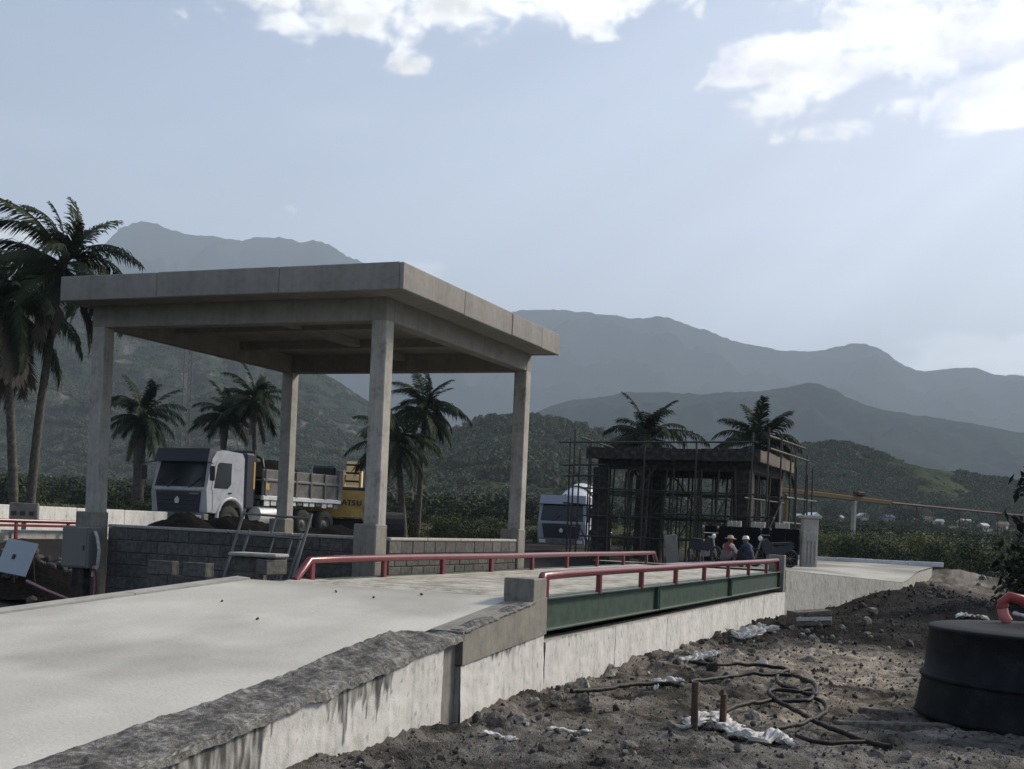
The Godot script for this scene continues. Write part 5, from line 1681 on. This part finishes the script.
func make_tank() -> void:
	var o := thing("black_tub", "large round black plastic tub standing on timbers", "tub", Vector3(0.74, 0.12, -14.6))
	var st := mb()
	lathe(st, [Vector2(0.0, 0.0), Vector2(1.6, 0.0), Vector2(1.64, 0.03), Vector2(1.63, 0.06), Vector2(1.575, 0.4), Vector2(1.572, 0.42), Vector2(1.595, 0.425), Vector2(1.6, 0.45), Vector2(1.58, 0.47), Vector2(1.555, 0.475), Vector2(1.515, 0.93), Vector2(1.53, 0.94), Vector2(1.535, 0.965), Vector2(1.5, 0.985), Vector2(1.2, 1.0), Vector2(0.5, 1.03), Vector2(0.45, 1.06), Vector2(0.0, 1.06)], 72)
	mi("shell", done(st), M.tank, o)
	# red coupling hose hung over the rim
	var h := thing("red_hose_coupling", "short red hose with a pale pink coupling lying over the black tub's rim", "hose", Vector3(0.1, 1.2, -15.0))
	pipe("hose", [Vector3(-0.12, 0.06, 0.0), Vector3(-0.13, 0.16, 0.02), Vector3(-0.05, 0.23, 0.02), Vector3(0.08, 0.2, 0.0), Vector3(0.22, 0.1, -0.02), Vector3(0.4, 0.06, -0.02), Vector3(0.7, 0.05, 0.0)], [0.05, 0.055, 0.06, 0.06, 0.055, 0.05, 0.05], M.red_hose, h, 10)
	pipe("coupling", [Vector3(-0.12, 0.09, 0.0), Vector3(-0.1, 0.0, 0.0), Vector3(-0.04, -0.06, 0.01)], [0.06, 0.066, 0.05], M.pink, h, 10)
	pipe("collar", [Vector3(-0.115, 0.1, 0.0), Vector3(-0.125, 0.14, 0.0)], 0.07, M.red_hose, h, 10)
	var pole_ := pipe("white_pipe", [Vector3(0.1, 1.25, -14.9), Vector3(0.8, 1.12, -14.3), Vector3(1.6, 1.0, -13.6)], 0.022, M.plastic)
	tag(pole_, "thin pale pipe laid across the black tub", "pipe")
	var tl := [[Vector3(-0.55, 0.06, -13.55), 2.2, 0.35, "thick timber under the near edge of the black tub"], [Vector3(-0.5, 0.05, -14.3), 2.0, -0.2, "timber poking out from under the black tub beside the hoses"], [Vector3(0.4, 0.06, -13.0), 1.9, 0.12, "short timber lying before the black tub"], [Vector3(0.9, 0.05, -15.4), 2.4, 0.1, "timber under the far edge of the black tub"]]
	for q in tl:
		var t := mi("timber_baulk", bmesh(Vector3(q[1], 0.1, 0.13), 0.015), M.timber, null, q[0] + Vector3(0, 0.02, 0), Vector3(0, q[2], 0.02))
		tag(t, q[3], "timber")

func make_clutter() -> void:
	make_tank()
	hose("long black hose looping twice beside the sandy patch", [Vector2(-3.94, -16.49), Vector2(-3.69, -16.35), Vector2(-3.47, -16.9), Vector2(-3.11, -17.22), Vector2(-2.82, -17.16), Vector2(-2.69, -16.99), Vector2(-2.73, -16.5), Vector2(-2.65, -15.83), Vector2(-2.48, -15.11), Vector2(-2.21, -14.67), Vector2(-1.99, -14.41), Vector2(-2.02, -14.86), Vector2(-2.14, -15.39), Vector2(-2.35, -15.88), Vector2(-2.59, -16.3), Vector2(-2.86, -16.07), Vector2(-3.12, -15.75), Vector2(-3.32, -15.17), Vector2(-3.47, -14.57)], 0.025, 1, M.hose)
	hose("black hose bent sharply and trailing away past the black tub", [Vector2(-2.59, -12.34), Vector2(-2.58, -12.94), Vector2(-2.5, -13.33), Vector2(-2.37, -13.73), Vector2(-2.19, -13.94), Vector2(-2.01, -14.12), Vector2(-2.0, -14.45), Vector2(-2.08, -14.89), Vector2(-2.19, -14.55), Vector2(-2.44, -14.43), Vector2(-2.47, -14.24), Vector2(-2.33, -13.8), Vector2(-1.95, -13.02), Vector2(-1.59, -12.23), Vector2(-1.36, -11.84), Vector2(-1.12, -11.51), Vector2(-0.87, -11.21)], 0.026, 2, M.hose)
	hose("short black hose curving under the looped hoses", [Vector2(-1.99, -14.38), Vector2(-1.85, -14.17), Vector2(-1.74, -13.66), Vector2(-1.72, -12.99), Vector2(-1.75, -12.35), Vector2(-1.85, -11.76), Vector2(-1.93, -11.54)], 0.024, 3, M.hose)
	hose("thin black hose running out of the twisted white plastic", [Vector2(-1.68, -11.21), Vector2(-1.49, -11.01), Vector2(-1.35, -11.06), Vector2(-1.1, -11.32)], 0.02, 4, M.hose)
	hose("muddy black hose lying among the rubble at the pit wall foot", [Vector2(-4.3, -12.6), Vector2(-4.1, -13.2), Vector2(-3.95, -14.0), Vector2(-3.7, -14.3), Vector2(-3.5, -14.1)], 0.028, 5, M.hose)
	var V := func(l: Array) -> Array:
		var out := []
		for q in l: out.append(Vector3(q[0], 0.1, q[1]))
		return out
	film("plastic_sheet", "long white plastic sheet twisted round the steel stakes", V.call([[-2.95, -11.62], [-2.77, -11.69], [-2.79, -12.23], [-2.7, -12.43], [-2.46, -11.92], [-2.27, -11.48], [-2.12, -11.38], [-2.0, -11.15], [-1.93, -11.35], [-1.86, -11.46], [-1.73, -11.14], [-1.66, -11.05]]), 0.11, 3, 0.06)
	film("plastic_sheet", "short white plastic rag lying among rubble behind the taller stake", V.call([[-3.79, -14.15], [-3.87, -14.88], [-3.64, -14.5], [-3.51, -14.72], [-3.28, -14.58]]), 0.1, 5, 0.05)
	film("plastic_sheet", "crumpled grey-white sack at the pit wall foot", V.call([[-4.35, -17.4], [-4.1, -17.9], [-4.0, -18.5]]), 0.22, 7, 0.08)
	film("plastic_sheet", "pale torn sack beside the broken crate", V.call([[-4.3, -21.6], [-4.25, -22.4], [-4.0, -23.2]]), 0.24, 9, 0.09)
	film("plastic_sheet", "small pale rag half buried in grey grit below the ramp wall", V.call([[-3.85, -10.6], [-3.6, -10.75], [-3.45, -10.6]]), 0.09, 11, 0.03)
	film("plastic_sheet", "small white scrap near the joint in the ramp wall", V.call([[-4.2, -9.9], [-4.0, -10.0], [-3.9, -9.85]]), 0.06, 13, 0.03)
	film("plastic_sheet", "scrap of white film on the dark bank", V.call([[-1.0, -29.0], [-0.6, -29.2], [-0.3, -29.0]]), 0.12, 15, 0.05)
	var s1 := pipe("steel_stake", [Vector3(-2.72, -0.2, -11.69), Vector3(-2.735, 0.56, -11.7)], 0.036, M.rust, null, 8)
	tag(s1, "taller of two rusty steel stakes driven into the ground", "stake")
	var s2 := pipe("steel_stake", [Vector3(-2.53, -0.2, -12.04), Vector3(-2.52, 0.42, -12.03), Vector3(-2.54, 0.44, -12.0)], 0.036, M.rust, null, 8)
	tag(s2, "shorter of two rusty steel stakes driven into the ground", "stake")
	var f := mi("foam_chunk", lump_mesh(3), M.plastic, null, Vector3(-3.2, ground_y(-3.2, -17.9) + 0.07, -17.9), Vector3(0.3, 0.5, 0.2), Vector3(0.2, 0.24, 0.16))
	tag(f, "small white foam chunk standing alone past the looped hose", "foam chunk")
	# broken crate
	var c := thing("broken_crate", "broken slatted crate lying by the far end of the pit wall", "crate", Vector3(-3.75, ground_y(-3.75, -26.0) + 0.02, -26.0), 0.5)
	for k in 4: mi("slat", bmesh(Vector3(0.75, 0.06, 0.1), 0.008), M.timber, c, Vector3(0, 0.28, -0.2 + k * 0.14), Vector3(0, 0, 0.1))
	for k in 3: mi("side_slat", bmesh(Vector3(0.75, 0.08, 0.02), 0.006), M.plastic if k == 1 else M.timber, c, Vector3(0, 0.06 + k * 0.1, 0.3), Vector3(0, 0, 0.05))
	for s in [-1.0, 1.0]: mi("end_board", bmesh(Vector3(0.03, 0.28, 0.6), 0.006), M.timber, c, Vector3(s * 0.36, 0.14, 0))
	# rubble along the wall foot and over the dirt
	var r := RandomNumberGenerator.new()
	r.seed = 55
	for k in 170:
		var z := r.randf_range(-27.0, -10.2)
		var x := -4.7 + absf(r.randfn()) * 0.55
		if k > 120: x = r.randf_range(-4.5, -2.2)
		var s := r.randf_range(0.07, 0.22) * (1.5 if k % 7 == 0 else 1.0)
		stone("rubble_stone", "lump of grey rubble lying along the pit wall foot", Vector3(x, ground_y(x, z) + s * 0.12, z), s, [1, 1, 2, 2, 0, 3][k % 6], k, "rubble along the pit wall")
	for k in 60:
		var z := r.randf_range(-46.0, -22.0)
		var x := r.randf_range(maxf(-4.4, apron_x(z) + 0.3 if z < -29.0 else -4.4), 3.5)
		var s := r.randf_range(0.12, 0.42)
		stone("rubble_stone", "lump of rubble on the dark bank beyond the sandy patch", Vector3(x, ground_y(x, z) + s * 0.1, z), s, [0, 0, 1, 2][k % 4], k + 200, "rubble on the dark bank")
	for k in 46:
		var z := r.randf_range(-73.0, -50.0)
		var x := r.randf_range(-1.6, 3.5)
		var s := r.randf_range(0.2, 0.6)
		stone("rubble_stone", "lump of rubble on open ground beside the exit ramp end", Vector3(x, ground_y(x, z) + s * 0.1, z), s, [0, 1, 2, 1, 3][k % 5], k + 300, "rubble beside the exit ramp end")
	# pebbles and clods: uncountable
	var mm := MultiMesh.new()
	mm.transform_format = MultiMesh.TRANSFORM_3D
	mm.use_colors = true
	mm.mesh = lump_mesh(2)
	mm.instance_count = 16000
	for k in mm.instance_count:
		var z := -8.0 - pow(r.randf(), 1.7) * 34.0
		var x := r.randf_range(-4.75, 3.5)
		var s := r.randf_range(0.012, 0.035) * (1.0 + 2.5 * pow(r.randf(), 9.0)) * (1.0 + maxf(0.0, -z - 14.0) * 0.03)
		mm.set_instance_transform(k, Transform3D(Basis.from_euler(Vector3(r.randf() * 6, r.randf() * 6, r.randf() * 6)).scaled(Vector3.ONE * s), Vector3(x, ground_y(x, z) + s * 0.15, z)))
		var g := [0.04, 0.055, 0.075, 0.1, 0.14, 0.24][mini(int(pow(r.randf(), 1.5) * 6.0), 5)] * lerpf(1.0, 0.3, smoothstep(-22.0, -27.0, z)) as float
		mm.set_instance_color(k, Color(g, g * 0.95, g * 0.87))
	var o := MultiMeshInstance3D.new()
	o.multimesh = mm
	var pm := mat(Color(1, 1, 1), 0.95)
	pm.vertex_color_use_as_albedo = true
	o.material_override = pm
	o.name = "gravel"
	add_child(o)
	tag(o, "loose gravel and clods scattered over the dirt", "gravel", "", "stuff")
	# pebbles on the ramp
	for q in [[-8.0, -11.4], [-7.2, -12.5], [-6.6, -12.3], [-6.2, -12.7], [-7.0, -10.6]]:
		stone("pebble", "small dark pebble lying on the pale ramp", Vector3(q[0], road_y(q[1]) + 0.012, q[1]), 0.05, 0, int(absf(q[0] * 37.0)), "pebbles on the ramp", "pebble")

func make_yard() -> void:
	# stub of block wall and loose blocks by the ramp end
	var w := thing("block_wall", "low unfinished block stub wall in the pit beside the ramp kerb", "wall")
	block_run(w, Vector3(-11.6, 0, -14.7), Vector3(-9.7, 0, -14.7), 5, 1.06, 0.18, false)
	for k in 5:
		var q: Array = [[-11.35, 1.162, -14.7, 0.1], [-10.75, 1.162, -14.72, -0.05], [-9.42, 1.32, -14.05, 0.2], [-9.42, 1.12, -14.05, 0.15], [-9.06, 1.3, -14.0, 1.4]][k]
		var l: String = ["rough block on the stub wall, farther from the ramp kerb", "rough block on the stub wall, nearer the ramp kerb", "upper of two stacked blocks by the slanted rail end", "lower of two stacked blocks by the slanted rail end", "block standing beside the stacked pair by the rail end"][k]
		var b := thing("hollow_block", l, "block", Vector3(q[0], q[1] - 0.1, q[2]), q[3])
		for s in [-1.0, 1.0]:
			mi("face_shell", bmesh(Vector3(0.4, 0.2, 0.035), 0.008), M.block[2], b, Vector3(0, 0.1, s * 0.08))
		for s in [-1.0, 0.0, 1.0]:
			mi("web", bmesh(Vector3(0.035, 0.2, 0.126), 0.006), M.block[2], b, Vector3(s * 0.18, 0.1, 0))
	var sl := thing("rough_slab", "pale rough slab laid over the stacked blocks by the rail end", "slab", Vector3(-9.3, 1.42, -14.05), 0.12)
	mi("top", bmesh(Vector3(0.7, 0.05, 0.42), 0.015), M.pale, sl, Vector3(0, 0.03, 0))
	var bs := mi("rubble_fill", bmesh(Vector3(0.9, 1.1, 0.5), 0.06), M.raw, null, Vector3(-9.3, 0.46, -14.05))
	tag(bs, "rough cement footing under the stacked blocks", "footing")
	# two steel frames leaning on the block wall
	for k in 2:
		var x := -10.9 + k * 0.12
		var wd := 1.16 - 0.25 * k
		var f := thing("leaning_scaffold", ["larger steel scaffold frame leaning on the block wall", "smaller steel scaffold frame leaning behind the larger one"][k], "scaffold frame", Vector3(x, 0.15, -15.15 - 0.12 * k), 0.0, "steel frames leaning on the block wall")
		f.rotation = Vector3(-0.42, 0.05, -0.03)
		var hh := 2.1 - 0.35 * k
		pole("upright", Vector3(0, 0, 0), Vector3(0, hh, 0), 0.022, M.steel_pale, f)
		pole("upright", Vector3(wd, 0, 0), Vector3(wd, hh, 0), 0.022, M.steel_pale, f)
		for y in [hh - 0.08, hh - 0.42, 0.5]: pole("cross_bar", Vector3(0, y, 0), Vector3(wd, y, 0), 0.019, M.steel_pale, f)
		for xx in [0.2, wd - 0.2]: pole("inner_bar", Vector3(xx, 0.5, 0), Vector3(xx, hh - 0.42, 0), 0.014, M.steel_pale, f)
		pole("short_bar", Vector3(wd / 2, hh - 0.42, 0), Vector3(wd / 2, hh - 0.08, 0), 0.014, M.steel_pale, f)
	# cabinet on the column
	var c := thing("electric_cabinet", "grey-green steel cabinet fixed to the column plinth, pale conduit beside it", "cabinet", Vector3(-13.82, 1.0, -15.8))
	mi("housing", bmesh(Vector3(0.52, 0.66, 0.3), 0.012), M.cabinet, c, Vector3(0, 0.34, 0))
	var dr := mi("door", bmesh(Vector3(0.48, 0.6, 0.015), 0.005), M.cabinet, c, Vector3(-0.01, 0.34, 0.158))
	mi("latch", bmesh(Vector3(0.025, 0.08, 0.02), 0.005), M.black, dr, Vector3(0.2, 0, 0.015))
	mi("side_plate", bmesh(Vector3(0.012, 0.64, 0.28), 0.004), M.steel_pale, c, Vector3(0.268, 0.34, 0))
	pipe("conduit", [Vector3(0.3, 0.6, 0.05), Vector3(0.36, 0.52, 0.06), Vector3(0.41, 0.3, 0.06), Vector3(0.38, 0.05, 0.05), Vector3(0.27, -0.1, 0.03), Vector3(0.24, 0.0, 0.02), Vector3(0.3, 0.04, 0.02)], 0.028, M.plastic, c)
	mi("stand", bmesh(Vector3(0.24, 0.95, 0.2), 0.02), M.form, c, Vector3(0.02, -0.46, 0))
	var hs := pipe("red_cable", [Vector3(-13.45, 1.0, -15.7), Vector3(-13.25, 0.75, -15.5), Vector3(-13.1, 0.5, -15.3), Vector3(-13.0, 0.2, -15.1)], 0.022, M.red)
	tag(hs, "red cable hanging down from the steel cabinet", "cable")
	var rb := pipe("red_bar", [Vector3(-15.0, 0.72, -15.9), Vector3(-14.2, 0.62, -15.5), Vector3(-13.3, 0.52, -15.1)], 0.03, M.red)
	tag(rb, "red painted bar lying below the steel cabinet", "bar")
	# stone heap and the board leaning on it
	var r := RandomNumberGenerator.new()
	r.seed = 66
	for k in 70:
		var x := -17.2 + r.randfn() * 1.1
		var z := -18.1 + r.randfn() * 0.7
		var h := maxf(0.0, 0.55 - 0.16 * Vector2(x + 17.2, z + 18.1).length_squared())
		h = 0.8 * maxf(0.0, 1.0 - Vector2((x + 17.2) / 2.3, (z + 18.1) / 1.5).length())
		stone("quarry_stone", "dark quarry stone in the heap below the grey board", Vector3(x, base_y(x, z) + h + 0.06, z), r.randf_range(0.2, 0.42), [0, 1, 0, 1, 2][k % 5], k + 400, "quarry stones in the heap")
	for k in 26:
		var x := r.randf_range(-15.6, -12.5)
		var z := r.randf_range(-15.6, -13.9)
		stone("quarry_stone", "dark quarry stone scattered below the steel cabinet", Vector3(x, base_y(x, z) + 0.12, z), r.randf_range(0.16, 0.36), [0, 1, 0, 2][k % 4], k + 500, "quarry stones below the cabinet")
	var bd := thing("grey_board", "pale blue-grey metal board leaning over the stone heap", "board", Vector3(-16.3, 0.74, -17.0), 0.25)
	var pn := mi("sheet", bmesh(Vector3(0.6, 0.64, 0.025), 0.006), M.board, bd, Vector3(0, 0.3, 0), Vector3(-0.4, 0, -0.14))
	mi("lock", bmesh(Vector3(0.06, 0.09, 0.02), 0.005), M.black, pn, Vector3(-0.05, 0.0, 0.02))
	for s in [-1.0, 1.0]: pole("prop", Vector3(s * 0.2, -0.5, -0.35), Vector3(s * 0.2, 0.48, -0.14), 0.02, M.rust, bd)
	# second weighbridge
	var b := thing("weighbridge", "second weighbridge with a red rail, half hidden behind the canopy column", "weighbridge")
	bpart("deck", Vector3(-28.2, 0.98, -42.0), Vector3(-25.2, 1.2, -22.0), M.deck, b)
	bpart("edge_beam", Vector3(-25.55, 1.02, -29.4), Vector3(-25.16, 1.27, -26.0), M.pale, b, 0.015)
	var rail := pipe("rail", [Vector3(-25.0, 1.53, -21.0), Vector3(-25.0, 1.53, -25.0), Vector3(-25.0, 1.52, -29.2)], 0.055, M.red, b, 10)
	for k in 4: mi("post", bmesh(Vector3(0.06, 0.5, 0.1), 0.012), M.red, rail, Vector3(-25.0, 1.28, -22.0 - k * 2.0))
	mi("lower_rail", bmesh(Vector3(0.08, 0.07, 8.0), 0.01), M.red, b, Vector3(-25.02, 1.4, -25.1))
	bpart("side_beam", Vector3(-25.19, 0.5, -42.0), Vector3(-25.1, 0.975, -22.0), M.green, b)
	var pw := thing("white_parapet", "long pale concrete parapet behind the second weighbridge's red rail", "parapet")
	for k in 5: bpart("parapet_panel", Vector3(-28.5, 0.8, -25.0 - (k + 1) * 2.35 + 0.012), Vector3(-28.28, 1.96 - 0.008 * k, -25.0 - k * 2.35), M.wall, pw, 0.015)
	var jb := thing("junction_box", "grey junction box with dark sockets on a post before the pale parapet", "junction box", Vector3(-26.4, 1.2, -27.75), 0.6)
	mi("post", bmesh(Vector3(0.12, 0.4, 0.12), 0.01), M.grey_paint, jb, Vector3(0, 0.2, 0))
	mi("housing", bmesh(Vector3(0.78, 0.55, 0.3), 0.02), M.grey_paint, jb, Vector3(0, 0.55, 0))
	for k in 3: mi("socket", bmesh(Vector3(0.14, 0.12, 0.04), 0.01), M.black, jb, Vector3(-0.26 + k * 0.24, 0.52, 0.16))
	# dark soil heaps before the truck and by the wall
	for q in [[Vector3(-26.6, 0.9, -35.6), 2.5, 1.22, 1.7, "dark soil heap in front of the dump truck's grille"], [Vector3(-25.3, 0.85, -36.6), 3.6, 1.25, 1.5, "dark soil bank hiding the dump truck's wheels above the block wall"], [Vector3(-22.2, 0.85, -38.5), 3.4, 1.05, 2.0, "long low dark soil bank below the excavator"], [Vector3(-17.5, 0.7, -36.0), 2.6, 0.6, 2.0, "low dark soil bank behind the block wall beside the far canopy column"], [Vector3(-17.2, 0.42, -18.1), 2.3, 0.82, 1.5, "core of dark soil under the quarry stone heap"], [Vector3(-28.9, 0.9, -36.6), 1.1, 0.95, 0.9, "pale grey gravel heap beside the dump truck's headlight"]]:
		var P := PackedVector3Array()
		for j in 34:
			for i in 44:
				var u := i / 43.0 * 2.0 - 1.0
				var v := j / 33.0 * 2.0 - 1.0
				var d := maxf(0.0, 1.0 - sqrt(u * u + v * v))
				var h: float = q[2] * pow(d, 0.85) * (1.0 + 0.25 * n_lump.get_noise_2d(u * 6.0 + q[1], v * 6.0)) + n_fine.get_noise_2d(u * 3.0, v * 3.0) * 0.05 - 0.12
				P.append(Vector3(u * q[1], h, v * q[3]))
		var hp := mi("soil_heap", sheet(44, 34, P), M.soil_dark if q[1] > 1.2 else M.raw, null, q[0], Vector3(0, 0.35, 0))
		tag(hp, q[4], "soil heap")

func make_rest() -> void:
	M.tarp = mat(Color(0.008, 0.008, 0.009), 0.8)
	M.tarp.metallic_specular = 0.1
	M.truck_white = M.white.duplicate()
	M.truck_white.albedo_color = Color(0.62, 0.64, 0.68).linear_to_srgb()
	M.white_blue = mat(Color(0.34, 0.37, 0.43), 0.5)
	M.amber = mat(Color(0.5, 0.33, 0.08), 0.5)
	M.steel_pale = mat(Color(0.15, 0.15, 0.148), 0.65, 0.2)
	M.navy_dark = mat(Color(0.01, 0.012, 0.03), 0.5)
	M.yellow_pale = mat(Color(0.62, 0.45, 0.2), 0.55)
	M.yellow_dull = mat(Color(0.15, 0.105, 0.042), 0.85)
	M.pale_wall = M.pale.duplicate()
	M.pale_wall.albedo_color = Color(1.35, 1.33, 1.27).linear_to_srgb()
	M.red_hose = mat(Color(0.32, 0.05, 0.045), 0.45)
	M.pink = mat(Color(0.6, 0.2, 0.18), 0.45)
	M.straw = mat(Color(0.42, 0.33, 0.24), 0.8)
	M.person = mat(Color(1, 1, 1), 0.85)
	M.person.vertex_color_use_as_albedo = true
	M.house = [mat(Color(0.5, 0.49, 0.46), 0.9), mat(Color(0.36, 0.33, 0.28), 0.9), mat(Color(0.58, 0.57, 0.55), 0.9)]
	M.roof = [mat(Color(0.72, 0.73, 0.74), 0.6), mat(Color(0.2, 0.13, 0.09), 0.9), mat(Color(0.42, 0.43, 0.44), 0.8), mat(Color(0.08, 0.14, 0.28), 0.7)]
	make_yard()
	make_dump_truck()
	make_mixer_truck()
	make_excavator()
	make_scaffold()
	print("vehicles ", Time.get_ticks_msec())
	make_plants()
	print("plants ", Time.get_ticks_msec())
	make_background()
	make_people()
	print("people ", Time.get_ticks_msec())
	make_clutter()

# ---------------------------------------------------------------- scene
func _ready() -> void:
	var cam := Camera3D.new()
	cam.name = "camera"
	add_child(cam)
	cam.position = Vector3(0, 2, 0)
	cam.rotation_order = EULER_ORDER_YXZ
	cam.rotation = Vector3(0, deg_to_rad(21.94), 0.043)
	cam.projection = Camera3D.PROJECTION_FRUSTUM
	cam.near = 0.1
	cam.far = 12000.0
	cam.size = 769.0 / 1230.0 * 0.1
	cam.frustum_offset = Vector2(0, 140.2 / 1230.0 * 0.1)
	cam.current = true
	var az := deg_to_rad(34.0)
	var el := deg_to_rad(35.0)
	var sun_dir := Vector3(sin(az) * cos(el), sin(el), -cos(az) * cos(el))
	var we := WorldEnvironment.new()
	we.name = "world_environment"
	var env := Environment.new()
	env.background_mode = Environment.BG_SKY
	env.sky = make_sky(sun_dir)
	env.tonemap_mode = Environment.TONE_MAPPER_LINEAR
	env.tonemap_exposure = 1.27
	env.fog_enabled = true
	env.fog_density = 0.00022
	env.fog_light_color = Color(0.85, 0.93, 1.0)
	env.sdfgi_enabled = true
	env.ssao_enabled = true
	env.ssil_enabled = true
	we.environment = env
	add_child(we)
	var sun := DirectionalLight3D.new()
	sun.name = "sun"
	add_child(sun)
	sun.look_at_from_position(sun_dir * 50.0, Vector3.ZERO, Vector3.UP)
	sun.light_energy = 1.35
	sun.light_color = Color(1.0, 0.94, 0.86)
	sun.light_angular_distance = 12.0
	sun.shadow_enabled = true
	print("sky done ", Time.get_ticks_msec())

	n_lump.seed = 5; n_lump.frequency = 0.35; n_lump.fractal_octaves = 4
	n_fine.seed = 6; n_fine.frequency = 3.0; n_fine.fractal_octaves = 3
	n_zone.seed = 7; n_zone.frequency = 0.12; n_zone.fractal_octaves = 4
	n_hill.seed = 8; n_hill.frequency = 0.01; n_hill.fractal_octaves = 5
	rng.seed = 99
	make_materials()
	M.pale_grey = M.pale.duplicate()
	M.pale_grey.albedo_color = Color(0.62, 0.61, 0.58).linear_to_srgb()
	M.concrete_side = M.concrete
	M.wood_leaf = mat(Color(0.09, 0.108, 0.068), 0.95)
	M.wood_leaf.metallic_specular = 0.05
	M.wall_grey = M.wall.duplicate()
	M.wall_grey.albedo_color = Color(0.72, 0.72, 0.71).linear_to_srgb()
	print("materials ", Time.get_ticks_msec())
	make_ground()
	make_hills()
	print("terrain ", Time.get_ticks_msec())
	make_ramp()
	make_weighbridge()
	make_canopy()
	make_block_wall()
	print("works ", Time.get_ticks_msec())
	make_rest()
	print("done ", Time.get_ticks_msec())
